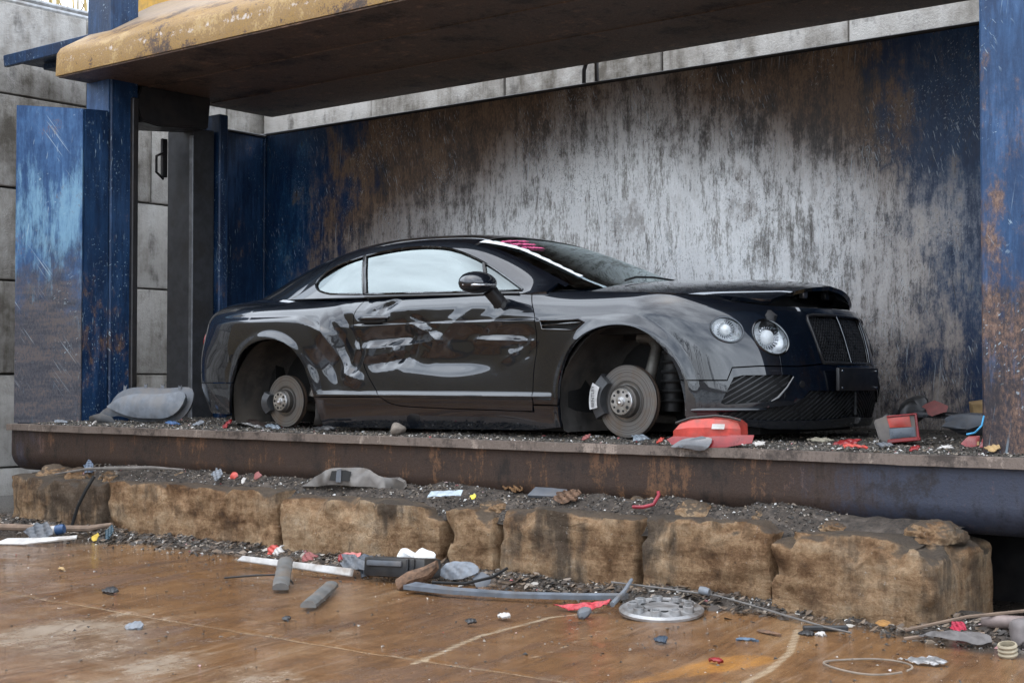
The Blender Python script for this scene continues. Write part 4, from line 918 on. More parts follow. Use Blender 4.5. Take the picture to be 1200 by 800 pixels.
# --- hood, sprung open at its front
HE = Spl([-.50,-.2,.206,.61,.776,.84], [.883,.869,.848,.815,.798,.794]); HC = Spl([-.50,-.245,.25,.475,.66,.78,.87], [.955,.963,.950,.940,.922,.908,.888]); HV = Spl([-.5,.0,.206,.45,.61,.776,.87], [.755,.725,.695,.64,.59,.50,.42])
def hood_pt(u, q):
    x = -.50+u*(1.26+.105*(1-abs(q)**2.2)); vx = min(x, .80)
    v = float(HV(-.50+u*1.27))*q
    ze = float(HE(min(x, .83))); zc = float(HC(min(x, .87)))
    return (x, -v, ze+(zc-ze)*(1-abs(q)**1.9)+.006*math.exp(-(abs(q)/.08)**2))
V = []; F = []; NU, NQ = 30, 36
for k, dz in ((0, 0), (1, -.022)):
    for i in range(NU+1):
        for j in range(NQ+1):
            p = hood_pt(i/NU, -1+2*j/NQ); V.append((p[0]-(.012*k if i == NU else 0), p[1]*(1-.012*k), p[2]+dz))
n1 = (NU+1)*(NQ+1)
for i in range(NU):
    for j in range(NQ): a = i*(NQ+1)+j; F.append((a, a+1, a+NQ+2, a+NQ+1)); F.append((n1+a, n1+a+NQ+1, n1+a+NQ+2, n1+a+1))
ring = [i*(NQ+1) for i in range(NU+1)]+[NU*(NQ+1)+j for j in range(1, NQ+1)]+[i*(NQ+1)+NQ for i in range(NU-1, -1, -1)]+[j for j in range(NQ-1, 0, -1)]
for a, b in zip(ring, ring[1:]+ring[:1]): F.append((b, a, n1+a, n1+b))
bm = bmesh.new(); me = mesh(V, F); bm.from_mesh(me); HOOD = link('hood', bm_mesh(bm, 42), PAINT, car)
for q in (.25, -.25):
    p = hood_pt(.955, q); bm = bmesh.new(); box(bm, (p[0]-.03, p[1], p[2]-.05), (.035, .05, .05), bev=.006); link('latch', bm_mesh(bm, 40), plain('zinc_latch', (.35, .35, .36), .4, .8) if q > 0 else TRIM, HOOD)
bm = bmesh.new(); box(bm, (.80, 0, .752), (.06, .70, .03), bev=.008); link('slam_panel', bm_mesh(bm, 40), TRIM, car)
# engine bay tray, floor and bulkheads so nothing shows through
bm = bmesh.new(); box(bm, (.20, 0, .665), (1.22, 1.16, .15), bev=.03); link('engine_cover', bm_mesh(bm, 40), INNER, car)
bm = bmesh.new(); prism(bm, [(-3.6, -.62), (-3.15, -.60), (-3.15, -.5), (-2.4, -.5), (-2.36, -.82), (-.40, -.82), (-.36, -.48), (.46, -.48), (.50, -.70), (.72, -.55), (.72, .55), (.50, .70), (.46, .48), (-.36, .48), (-.40, .82), (-2.36, .82), (-2.4, .5), (-3.15, .5), (-3.15, .6), (-3.6, .62)], .06, .60, 'z'); link('underbody', bm_mesh(bm), VOID, car)
# inner skin behind the shoulder line
for s in (-1, 1):
    bm = bmesh.new(); prism(bm, [(-3.3, s*.60), (-3.3, s*.70), (-2.4, s*.78), (-.4, s*.80), (.45, s*.72), (.62, s*.52), (.45, s*.48)], .62, .80, 'z'); link('inner_rail', bm_mesh(bm), VOID, car)
# cabin: dash, seats, wheel
bm = bmesh.new(); prism(bm, [(-.32, .80), (-.34, .88), (-.62, .905), (-.82, .87), (-.84, .62), (-.32, .62)], -.74, .74, 'y', .02); link('dashboard', bm_mesh(bm, 40), INNER, car)
def seat(y):
    t = empty('seat', (-1.45, y, .45), parent=car)
    bm = bmesh.new(); box(bm, (.05, 0, .05), (.52, .50, .16), bev=.05, seg=3); link('cushion', bm_mesh(bm, 50), INNER, t)
    bm = bmesh.new(); box(bm, (-.27, 0, .34), (.15, .48, .58), (0, R_(-18), 0), .05, 3); link('backrest', bm_mesh(bm, 50), INNER, t)
    bm = bmesh.new(); box(bm, (-.40, 0, .70), (.10, .26, .16), (0, R_(-14), 0), .04, 3); link('headrest', bm_mesh(bm, 50), INNER, t)
seat(-.38); seat(.38)
bm = bmesh.new(); tube(bm, [(.18*math.sin(a)*.35, .18*math.cos(a), .18*math.sin(a)) for a in np.linspace(0, 2*math.pi, 30)], .014, 8, False); link('steering_wheel', bm_mesh(bm, 60), INNER, car, (-.92, -.38, .86))
# --- door mirror
bm = bmesh.new(); bmesh.ops.create_icosphere(bm, subdivisions=4, radius=1)
for v in bm.verts:
    c = v.co; k = 1 if c.x > -.2 else 1
    v.co = Vector((c.x*.115*(1.0 if c.x < 0 else 1.0), c.y*.135, c.z*(.073 if c.z > 0 else .060)))
    if v.co.x < -.055: v.co.x = -.055-(v.co.x+.055)*-.1
bm.transform(Matrix.Rotation(R_(8), 4, 'Z')); mirror = link('mirror', bm_mesh(bm, 60), PAINT, car, (-.87, -1.075, .925))
bm = bmesh.new(); tube(bm, [(.0, -.13, -.012), (.07, -.105, -.014), (.108, -.04, -.012), (.113, .03, -.010)], [.004, .008, .008, .004], 6); link('mirror_indicator', bm_mesh(bm, 60), plain('silver_strip', (.7, .71, .72), .2, .8), mirror)
bm = bmesh.new(); tube(bm, [(.02, .09, -.03), (.035, .145, -.085), (.05, .185, -.13), (.05, .20, -.16)], [.045, .043, .045, .04], 12); link('mirror_arm', bm_mesh(bm, 60), TRIM, mirror)
bm = bmesh.new(); box(bm, (.055, .165, -.135), (.10, .05, .09), bev=.015, seg=2); link('mirror_foot', bm_mesh(bm, 50), TRIM, mirror)
bm = bmesh.new(); bmesh.ops.create_icosphere(bm, subdivisions=3, radius=1)
for v in bm.verts: v.co = Vector((v.co.x*.10, v.co.y*.13, v.co.z*.067))
link('mirror', bm_mesh(bm, 60), PAINT, car, (-.87, 1.05, .925))
# --- tail lamp at the rear corner
TAILM = plain('red_lens', (.32, .012, .012), .12, coat=1.0)
for mir in (False, True):
    P = [(-3.98+.14*math.cos(t), .655+.075*math.sin(t)) for t in np.linspace(0, 2*math.pi, 30)[:-1]]
    link('tail_lamp', panel_mesh(P, [], lambda a, z: body(a, z, extra=.012), .03, 0, .03, mir), TAILM, car)
# --- wheel housings, brakes, suspension
STEEL = m_disc(); RUST = plain('brown_disc_edge', (.075, .05, .035), .7, .3, bump=.3); HUBM = plain('machined_hub', (.50, .50, .50), .35, .9, dirt=(.2, .17, .14)); CALI = plain('caliper_grey', (.05, .052, .055), .4, .3); ALU = plain('cast_alloy', (.20, .19, .17), .55, .6, dirt=(.08, .06, .045))
def housing(cx, cz, R, s):
    V = []; F = []; n = 26; vs = [.955, .90, .80, .66, .52, .47]
    for i in range(n+1):
        a = -.55+(math.pi+1.1)*i/n
        for j, v in enumerate(vs):
            r = R+[.0, .045, .05, .045, .02, -.05][j]+.006*math.sin(i*1.3+j*2); V.append((cx+r*math.cos(a), -s*v, max(.06, cz+r*math.sin(a))))
    m = len(vs)
    for i in range(n):
        for j in range(m-1): q = i*m+j; F.append((q, q+1, q+m+1, q+m))
    c = len(V); V.append((cx, -s*.46, cz))
    for i in range(n): F.append((i*m+m-1, c, (i+1)*m+m-1))
    return mesh(V, F, True)
def brake(cx, cz, v, s, R, ang_cal, steer, front):
    t = empty('brake_disc', (cx, -s*v, cz), (0, 0, steer*s), parent=car)
    o = -s      # outward direction along local y
    bm = bmesh.new(); lathe(bm, [(R*.56, o*.0), (R*.985, o*.0), (R, -o*.004), (R, -o*.012)], 64); link('disc_face', bm_mesh(bm, 30), STEEL, t)
    bm = bmesh.new(); lathe(bm, [(R*.99, -o*.010), (R*.965, -o*.013), (R*.965, -o*.025), (R*.99, -o*.028), (R*.99, -o*.040), (R*.4, -o*.040)], 64); link('disc_edge', bm_mesh(bm, 30), RUST, t)
    bm = bmesh.new(); lathe(bm, [(R*.58, -o*.003), (R*.575, o*.004), (R*.53, o*.004), (R*.52, -o*.006), (R*.46, -o*.006), (R*.44, o*.032), (R*.40, o*.038), (.0001, o*.038)], 56); link('disc_hat', bm_mesh(bm, 30), plain('dull_disc_hat', (.085, .078, .07), .5, .6), t)
    bm = bmesh.new(); lathe(bm, [(R*.37, o*.036), (R*.37, o*.052), (R*.355, o*.056), (R*.13, o*.056), (R*.12, o*.066), (R*.05, o*.068), (.0001, o*.062)], 40); link('hub', bm_mesh(bm, 30), HUBM, t)
    for k in range(10):
        a = 2*math.pi*k/10; r = R*.27; bm = bmesh.new(); lathe(bm, [(.0001, o*.0585), (R*(.05 if k % 2 else .032), o*.0585), (R*(.05 if k % 2 else .032), o*.05)], 10, 'y', (r*math.cos(a), 0, r*math.sin(a))); link('lug_hole', bm_mesh(bm), VOID, t)
    # caliper: saddle over the rim
    bm = bmesh.new(); n = 12; rings = []
    span = .62 if front else .42
    for i in range(n+1):
        a = ang_cal-span+2*span*i/n; e = math.sin(math.pi*min(1, max(0, i/n)))**.35 if 0 < i < n else .55
        sec = [(R*.70, o*.004), (R*.72, o*(.012+.045*e)), (R*1.02, o*(.014+.048*e)), (R*1.10, o*.02), (R*1.10, -o*.06), (R*.75, -o*.075), (R*.72, -o*.045), (R*1.02, -o*.044), (R*1.02, o*.004)]
        rings.append([bm.verts.new((q*math.cos(a), h, q*math.sin(a))) for q, h in sec])
    for a, b in zip(rings, rings[1:]):
        for k in range(9): bm.faces.new((a[k], a[(k+1) % 9], b[(k+1) % 9], b[k]))
    bm.faces.new(rings[0][::-1]); bm.faces.new(rings[-1])
    cal = link('caliper', bm_mesh(bm, 35), CALI, t)
    if front:
        bm = bmesh.new(); prev = None
        for i in range(9):
            a = ang_cal-.36+.72*i/8; q0, q1 = R*.80, R*1.06
            w = [bm.verts.new((q*math.cos(a), o*(.0645+.003*(q == q1)), q*math.sin(a))) for q in (q0, q1)]
            if prev: bm.faces.new((prev[0], prev[1], w[1], w[0]))
            prev = w
        link('caliper_plate', bm_mesh(bm), plain('caliper_badge', (.62, .63, .64), .35, .4), cal)
        if s > 0:
            cu = bpy.data.curves.new('lettering', 'FONT'); cu.body = 'BENTLEY'; cu.size = .031; cu.align_x = 'CENTER'; cu.align_y = 'CENTER'
            ob = bpy.data.objects.new('tmp', cu); COL.objects.link(ob); dg = bpy.context.evaluated_depsgraph_get(); me = bpy.data.meshes.new_from_object(ob.evaluated_get(dg)); bpy.data.objects.remove(ob)
            lt = link('lettering', me, plain('lettering_dark', (.05, .05, .055), .5), cal)
            lt.matrix_local = Matrix.Translation((R*.93*math.cos(ang_cal), o*.0695, R*.93*math.sin(ang_cal))) @ Matrix(((0, -1, 0, 0), (0, 0, -1, 0), (1, 0, 0, 0), (0, 0, 0, 1))) @ Matrix.Rotation(0, 4, 'Z')
    return t
for s in (1, -1):
    h = link('wheel_housing', housing(.078, .235, .425, s), LINER, car); h2 = link('wheel_housing', housing(-2.775, .215, .415, s), LINER, car)
    brake(.012, .237, .805, s, .207, R_(172), R_(-3), True); brake(-2.825, .212, .80, s, .178, R_(185), 0, False)
    # front upright, spring strut and arms
    bm = bmesh.new(); tube(bm, [(.06, -s*.70, .26), (.085, -s*.66, .42), (.10, -s*.63, .54), (.05, -s*.60, .60), (-.04, -s*.60, .605)], [.05, .034, .034, .036, .03], 10); link('upright', bm_mesh(bm, 60), ALU, car)
    bm = bmesh.new(); tube(bm, [(.19, -s*.62, .18), (.20, -s*.60, .62)], .055, 16); 
    for k in range(7): lathe(bm, [(.066, -.010), (.072, 0), (.066, .010)], 18, 'z', (.192+.0015*k, -s*(.617-.003*k), .24+.055*k), True)
    link('air_spring', bm_mesh(bm, 40), RUBBER, car)
    for pp in ([(.02, -s*.72, .14), (.12, -s*.45, .13)], [(-.04, -s*.60, .60), (-.02, -s*.48, .58)]):
        bm = bmesh.new(); tube(bm, pp, .028, 8); link('control_arm', bm_mesh(bm, 40), ALU, car)
    for pp in ([(-2.8, -s*.72, .18), (-2.7, -s*.45, .16)], [(-2.66, -s*.70, .24), (-2.62, -s*.62, .50)]):
        bm = bmesh.new(); tube(bm, pp, .037, 8); link('rear_link', bm_mesh(bm, 40), ALU, car)
# ---------------------------------------------------------------- row of stained concrete blocks under the sill
MBLK = m_block()
BF = 6.30
def stone_block(x0, x1, top, seed, label, fy=BF, cut=0.0, nk=None, base=-.12, big=1.0, tilt=0.0):
    L = x1-x0; D = .62; H = top-base; cx = (x0+x1)/2
    t = empty('concrete_block', (cx, fy+D/2, 0), (0, 0, tilt)); tag(t, label, 'block', 'stained concrete blocks in a row under the press')
    bm = bmesh.new(); nx, ny, nz_ = max(14, int(L/.02)), 22, 24
    def P(u, v, w): return Vector(((u-.5)*L, (v-.5)*D, base+w*H))
    grid = {}
    def vert(i, j, k):
        if (i, j, k) not in grid:
            u, v, w = i/nx, j/ny, k/nz_; p = P(u, v, w)
            r = .014*big; lo = Vector((-L/2+r, -D/2+r, base+r)); hi = Vector((L/2-r, D/2-r, top-r))
            q = Vector((min(max(p.x, lo.x), hi.x), min(max(p.y, lo.y), hi.y), min(max(p.z, lo.z), hi.z))); d = p-q
            if d.length > 1e-6: p = q+d.normalized()*min(d.length, r)
            s = Vector((seed*3.1, seed, -seed)); w3 = Vector((p.x+cx, p.y, p.z))
            n1 = mnoise.noise(w3*2.2+s); n2 = mnoise.noise(w3*7+s); n3 = mnoise.noise(w3*19+s); n4 = mnoise.noise(w3*45+s)
            rg = abs(mnoise.noise(w3*5+s+Vector((9, 0, 0))))          # ridged: broken faces
            n1b = mnoise.noise(w3*2.6+s+Vector((40, 0, 0))); n2b = mnoise.noise(w3*8+s+Vector((0, 60, 0)))
            # chipped arrises: pull edges back where the chip noise is high
            ex = min(L/2-abs(p.x), .16)/.16; ez = min(max(0, top-p.z), .13)/.13; ey = min(max(0, p.y+D/2), .16)/.16
            chip = max(0, mnoise.noise(w3*6.5+s+Vector((0, 0, 77)))+.18)*big
            p += Vector((.010*n1b+.008*n2b, .008*n1+.010*n2+.009*n3+.005*n4-.030*rg, (.016*n1b+.010*n2+.006*n3)*(1 if w > .5 else .4)))
            if j <= ny//3: p.y += .085*chip*max((1-ez)**2.2, (1-ex)**2.2*.8)
            if k >= nz_*.6: p.z -= .065*chip*max((1-ey)**1.5, (1-ex)**1.5)
            if abs(p.x) > L/2-.16: p.x -= math.copysign(.05*chip*max((1-ez), (1-ey))**1.5, p.x)
            if cut and u > .80: p.z -= cut*(u-.80)/.2*max(0, v*-.2+.9); p.x -= .02*(u-.8)/.2
            grid[(i, j, k)] = bm.verts.new(p)
        return grid[(i, j, k)]
    for i in range(nx):
        for k in range(nz_):
            for j in (0, ny): f = (vert(i, j, k), vert(i+1, j, k), vert(i+1, j, k+1), vert(i, j, k+1)); bm.faces.new(f if j == 0 else f[::-1])
        for j in range(ny):
            f = (vert(i, j, nz_), vert(i+1, j, nz_), vert(i+1, j+1, nz_), vert(i, j+1, nz_)); bm.faces.new(f)
    for j in range(ny):
        for k in range(nz_):
            for i in (0, nx): f = (vert(i, j, k), vert(i, j+1, k), vert(i, j+1, k+1), vert(i, j, k+1)); bm.faces.new(f if i == nx else f[::-1])
    link('block_body', bm_mesh(bm, 60), MBLK, t)
    n = nk if nk is not None else max(1, int(L/.42))
    for q in range(n):
        kb = bmesh.new(); bmesh.ops.create_icosphere(kb, subdivisions=5, radius=1)
        kr = .145 if nk == 3 else .10+.03*math.sin(seed*9+q*4); kx = (q+.5)/n*L-L/2+.05*math.sin(seed*7+q*3); kh = .085 if nk == 3 else .045+.045*abs(math.sin(seed*5+q*2))
        for v in kb.verts:
            c = v.co.copy(); f = mnoise.noise(c*1.3+Vector((seed+q, 0, 0)))*.22+mnoise.noise(c*3.5+Vector((seed, q, 0)))*.13+mnoise.noise(c*10+Vector((seed, q, 0)))*.05
            v.co = Vector((c.x*kr*(1+f), c.y*kr*(1+f), max(-.25, c.z)*kh*(1+f)))
        link('casting_knob', bm_mesh(kb, 70), MBLK, t, (kx, -.03+.05*math.sin(seed*3+q), top-.012))
    return t
stone_block(-10.02, -8.84, .385, 1.3, 'leftmost tan concrete block with three bare rounded knobs on top', nk=3)
stone_block(-8.785, -7.01, .395, 2.9, 'long brown stained block second from the left, covered with litter on top', nk=2)
stone_block(-6.965, -5.615, .385, 4.1, 'dark grey stained block below the crushed grey plastic on top', nk=2)
stone_block(-5.575, -5.21, .38, 5.7, 'narrow block between two cracks behind the grey plastic mask', nk=1)
stone_block(-5.165, -4.25, .40, 6.2, 'tan block with a pale grey smear on its face', nk=2)
stone_block(-4.205, -3.455, .415, 7.7, 'tan block with a thin white scratch down its face', nk=2, big=1.1)
stone_block(-3.40, -2.53, .40, 8.8, 'big rightmost block with rounded worn edges and a black stained top', fy=6.18, cut=.07, nk=2, big=1.7, tilt=R_(-3))
# dirt heaped on the blocks, on the platform and along their feet
def dirt_strip(name, x0, x1, y0, y1, zf, nx, ny, mat, label):
    V = []; F = []
    for i in range(nx+1):
        for j in range(ny+1):
            x = x0+(x1-x0)*i/nx; y = y0+(y1-y0)*j/ny; V.append((x, y, zf(x, y, j/ny)))
    for i in range(nx):
        for j in range(ny): a = i*(ny+1)+j; F.append((a, a+ny+1, a+ny+2, a+1))
    return tag(link(name, mesh(V, F, True), mat), label, 'dirt', kind='stuff')
SOIL = plain('black_gritty_dirt', (.042, .033, .026), .9, var=.55, scale=45, dirt=(.13, .105, .085), dirt_amt=.6, bump=.8)
def fz_block(x, y, w):
    n = mnoise.noise(Vector((x*3, y*3, 1))); m = mnoise.noise(Vector((x*11, y*11, 2)))
    return .398-.035*min(1, max(0, (x+3.6)*1.2))+.075*min(1, w*2.4)+.045*n*min(1, w*3)+.014*m-.10*(1-min(1, w*4))
dirt_strip('block_dirt', -9.2, -2.62, BF+.06, BF+.62, fz_block, 300, 24, SOIL, 'black gritty dirt lying on top of the concrete blocks')
def fz_foot(x, y, w):
    n = mnoise.noise(Vector((x*2.2, y*2.2, 7))); m = mnoise.noise(Vector((x*10, y*10, 3)))
    e = w-.42-.30*mnoise.noise(Vector((x*1.4, 4, 1)))-.14*mnoise.noise(Vector((x*6, 4, 2)))     # ragged outer edge
    return -.03+.05*min(1, max(0, e*5))+.085*max(0, e)**1.3+(.028*n+.016*m)*min(1, max(0, e*4))
dirt_strip('foot_dirt', -10.6, -1.4, 5.78, 6.42, fz_foot, 420, 26, SOIL, 'black dirt washed up along the foot of the blocks')
def fz_plat(x, y, w):
    n = mnoise.noise(Vector((x*1.8, y*1.8, 5))); m = mnoise.noise(Vector((x*9, y*9, 6)))
    e = min(1, w*14); return ZP+.004+e*(.018+.016*n+.009*m)+.05*max(0, w-.75)
dirt_strip('platform_dirt', -10.3, -2.0, 6.585, 9.15, fz_plat, 420, 80, plain('platform_grit', (.06, .054, .045), .9, var=.6, scale=60, dirt=(.15, .13, .10), dirt_amt=.5, bump=.8), 'grey grit and crushed glass spread over the press platform')
# loose grit as tiny chips
def chips(name, n, place, size, mat, label):
    t = np.array([(1, 0, -.5), (-.5, .87, -.5), (-.5, -.87, -.5), (0, 0, .9), (.4, .3, .5)]); fc = np.array([(0, 1, 4), (1, 3, 4), (0, 4, 3), (0, 3, 2), (1, 2, 3), (0, 2, 1)])
    P = place(n); s = RNG.uniform(size[0], size[1], n)*RNG.uniform(.5, 1.2, n); a = RNG.uniform(0, 6.28, n); b = RNG.uniform(-.9, .9, n)
    R = np.zeros((n, 3, 3)); ca, sa, cb, sb = np.cos(a), np.sin(a), np.cos(b), np.sin(b)
    R[:, 0, 0] = ca; R[:, 0, 1] = -sa*cb; R[:, 0, 2] = sa*sb; R[:, 1, 0] = sa; R[:, 1, 1] = ca*cb; R[:, 1, 2] = -ca*sb; R[:, 2, 1] = sb; R[:, 2, 2] = cb
    sc = np.stack([s*RNG.uniform(.6, 1.8, n), s*RNG.uniform(.5, 1.1, n), s*RNG.uniform(.25, .8, n)], 1)
    V = np.einsum('nij,nkj->nki', R, t[None]*sc[:, None, :])+P[:, None, :]
    F = (fc[None]+5*np.arange(n)[:, None, None]).reshape(-1, 3)
    me = bpy.data.meshes.new('chips'); me.from_pydata(V.reshape(-1, 3).tolist(), [], F.tolist())
    v = np.repeat(RNG.uniform(0, 1, n), 5).astype(np.float32); me.attributes.new('tone', 'FLOAT', 'POINT').data.foreach_set('value', v)
    me.update(); return tag(link(name, me, mat), label, 'grit', kind='stuff')
def m_chip(name, stops):
    n = NT(name); n.bsdf(base=n.ramp(n.attr('tone'), stops, 1), rough=.55, spec=.5); return n.m
CH = m_chip('mixed_grit', [(.0, (.018, .016, .014)), (.45, (.05, .043, .036)), (.72, (.12, .10, .08)), (.86, (.22, .17, .12)), (.93, (.35, .33, .30)), (.985, (.62, .62, .60)), (1, (.30, .02, .02))])
def pl_block(n):
    x = RNG.uniform(-9.4, -3.2, n); w = RNG.beta(.9, 1.2, n)*.97+.02; y = BF+.06+.5*w; return np.stack([x, y, np.array([fz_block(a, b, c) for a, b, c in zip(x, y, (y-BF-.06)/.56)])+.004], 1)
def pl_foot(n):
    x = RNG.uniform(-10.3, -1.5, n); w = RNG.beta(4.2, 1.5, n); y = 5.72+.66*w; return np.stack([x, y, np.array([fz_foot(a, b, (b-5.78)/.64) for a, b in zip(x, y)]).clip(.004, 1)+.004], 1)
def pl_plat(n):
    x = RNG.uniform(-10.2, -2.05, n); y = 6.60+2.4*RNG.beta(.7, 1.6, n); return np.stack([x, y, np.array([fz_plat(a, b, (b-6.585)/2.565) for a, b in zip(x, y)])+.004], 1)
def pl_yard(n):
    x = RNG.uniform(-9.5, -1.6, n); y = 3.0+2.95*RNG.beta(1.5, .8, n); return np.stack([x, y, np.full(n, .006)], 1)
chips('block_grit', 9000, pl_block, (.004, .013), CH, 'loose grit on top of the concrete blocks')
chips('foot_grit', 9000, pl_foot, (.004, .017), CH, 'loose grit and shards along the foot of the blocks')
chips('platform_grit', 17000, pl_plat, (.004, .013), CH, 'crushed glass and grit scattered on the platform')
chips('yard_grit', 1900, pl_yard, (.003, .009), CH, 'sparse chips lying on the muddy yard')
# ---------------------------------------------------------------- wreckage and litter
def flat(o, bul=0.0, cr=0.0, seed=1.0, fold_=0.0):
    o = np.array(o); c = o.mean(0); ext = np.abs(o-c).max(0)+1e-6
    def fn(u, w):
        a = (u-c[0])/ext[0]; b = (w-c[1])/ext[1]
        v = bul*np.clip(1-a*a, 0, 1)*np.clip(1-b*b*.8, 0, 1)+fold_*np.abs(a+.3*b)
        if cr: v = v+cr*(np.abs(np.sin(5*a+3*b+seed))+.6*np.abs(np.sin(9*b-4*a+2*seed))-.8)
        return np.stack([u, v, w], -1)
    return fn
def piece(name, outline, loc, rot, mat, parent=None, thick=.006, bul=0.0, cr=0.0, seed=1.0, step=None, fold_=0.0):
    ext = np.ptp(np.array(outline), axis=0).max()
    return link(name, panel_mesh(outline, [], flat(outline, bul, cr, seed, fold_), step or max(.006, ext/16), 0, thick), mat, parent, loc, rot)
def blob(n, r, seed, sx=1.0, sz=1.0, jag=.45):
    rs = random.Random(seed); n += 4; return [(sx*r*(1+rs.uniform(-jag, jag))*math.cos(2*math.pi*k/n), sz*r*(1+rs.uniform(-jag, jag))*math.sin(2*math.pi*k/n)) for k in range(n)]
DOWN = R_(-90)
GREYP = plain('grey_plastic', (.085, .095, .11), .5, dirt=(.14, .12, .10), dirt_amt=.6, var=.2); LGREY = plain('light_grey_plastic', (.17, .19, .215), .55, dirt=(.11, .09, .07), dirt_amt=.8); BLKP = plain('black_plastic', (.016, .017, .019), .4, dirt=(.07, .06, .05), dirt_amt=.6)
REDP = plain('red_lamp_plastic', (.46, .05, .035), .42, dirt=(.20, .09, .07), dirt_amt=.7, var=.25); REDL = plain('dark_red_lens', (.20, .010, .011), .32, coat=.15, var=.3); WHT = plain('dirty_white', (.50, .49, .47), .6, dirt=(.22, .16, .11), dirt_amt=.8, var=.15); SMOKE = plain('smoked_lens', (.10, .10, .105), .18, coat=.6)
PINKP = plain('pinkish_plastic', (.24, .07, .065), .6, dirt=(.1, .07, .055)); CARD = plain('cardboard', (.36, .24, .11), .8); BLUEP = plain('blue_plastic', (.03, .085, .20), .45, dirt=(.1, .08, .06)); BROWN = plain('dead_leaf', (.16, .085, .035), .8, var=.5); SILV = plain('scuffed_alloy', (.34, .34, .34), .42, .6, dirt=(.13, .09, .06), dirt_amt=.8); RUSTM = plain('flaky_rust', (.13, .075, .045), .85, var=.5, scale=30, bump=.6); ROCK = plain('grey_rock', (.17, .145, .12), .85, var=.35, bump=.6)
# grey inner liner lying left of the car
t = empty('plastic_liner', (-9.19, 6.92, .815), (R_(-14), 0, R_(20))); t.scale = (.80, .8, .88); tag(t, 'dusty grey moulded plastic liner lying left of the car tail', 'plastic liner')
o1 = smooth_open([(-.56,.0),(-.54,.055),(-.44,.10),(-.36,.20),(-.26,.265),(-.05,.285),(.25,.28),(.47,.255),(.485,.17),(.46,.08),(.40,.01),(.2,-.02),(-.1,-.02),(-.3,.02),(-.42,.005)], 3)
piece('outer_shell', o1, (0, .03, 0), (0, 0, 0), GREYP, t, .05, .10)
o2 = smooth_open([(-.40,.09),(-.25,.165),(.0,.20),(.25,.205),(.46,.20),(.44,.09),(.36,.015),(.1,-.015),(-.12,.0),(-.28,.045),(-.40,.09)][:-1], 3)
piece('inner_bulge', o2, (0, -.085, 0), (0, 0, 0), LGREY if False else plain('bluish_grey_plastic', (.13, .145, .165), .55, dirt=(.17, .16, .15), dirt_amt=.6), t, .06, .06)
for x in (-.28, -.05, .14, .33): bm = bmesh.new(); prism(bm, [(-.014, 0), (-.018, .05), (-.006, .035), (.006, .035), (.016, .05), (.014, 0)], -.004, .004, 'y'); link('tab', bm_mesh(bm), GREYP, t, (x, .0, .27-.05*abs(x)))
piece('foot_flange', [(-.60,-.05),(-.62,.03),(-.50,.06),(-.36,.03),(-.30,-.03)], (0, -.02, -.02), (0, 0, 0), BLKP, t, .03, .03)
# red tail lamp at the platform edge
t = empty('red_lamp', (-3.99, 6.68, .785), (0, 0, R_(10))); tag(t, 'broken red tail lamp lying face down in front of the bumper', 'tail lamp')
bm = bmesh.new(); secs = [(-.225, .03, .05, .052), (-.205, .02, .085, .075), (-.12, .012, .12, .100), (.02, .010, .13, .105), (.11, .012, .12, .095), (.155, .02, .10, .055)]; rings = []
for (x, z0, h, d) in secs:
    rings.append([bm.verts.new((x+ (.02 if k in (2, 3, 4) else 0)*(1 if x > 0 else -1)*-1, y*d, z0+z*h)) for k, (y, z) in enumerate([(-1, 0), (-1.0, .55), (-.75, .9), (-.3, 1), (.5, 1), (.9, .8), (1, .3), (1, 0)])])
for a, b in zip(rings, rings[1:]):
    for k in range(7): bm.faces.new((a[k], a[k+1], b[k+1], b[k]))
bm.faces.new(rings[0]); bm.faces.new(rings[-1][::-1]); link('housing', bm_mesh(bm, 30), REDP, t)
bm = bmesh.new(); tube(bm, [(-.21,-.05,.10),(-.12,-.062,.128),(.02,-.066,.142),(.10,-.062,.134),(.15,-.04,.118)], .007, 6); link('gasket', bm_mesh(bm, 50), BLKP, t)
piece('sticker', [(-.035,-.014),(.035,-.014),(.035,.014),(-.035,.014)], (.055, -.118, .088), (R_(-24), 0, 0), WHT, t, .002)
piece('lens_flange', [(-.235,.0),(-.20,-.03),(-.05,-.045),(.10,-.04),(.24,-.01),(.245,.035),(.12,.03),(-.05,.012),(-.2,.018)], (0, -.118, .015), (R_(-25), 0, 0), REDL, t, .012, .012)
piece('clear_lens', smooth_open([(-.17,-.035),(-.10,.005),(0,.018),(.06,.012),(.05,-.03),(-.06,-.045)], 3), (-.03, -.138, .01), (R_(-20), 0, 0), SMOKE, t, .012, .02)
piece('chrome_bezel', smooth_open([(-.12,-.03),(-.06,.008),(.03,.016),(.03,.008),(-.05,-.002),(-.10,-.035)], 3), (-.03, -.150, .008), (R_(-20), 0, 0), GREYP, t, .006, .008)
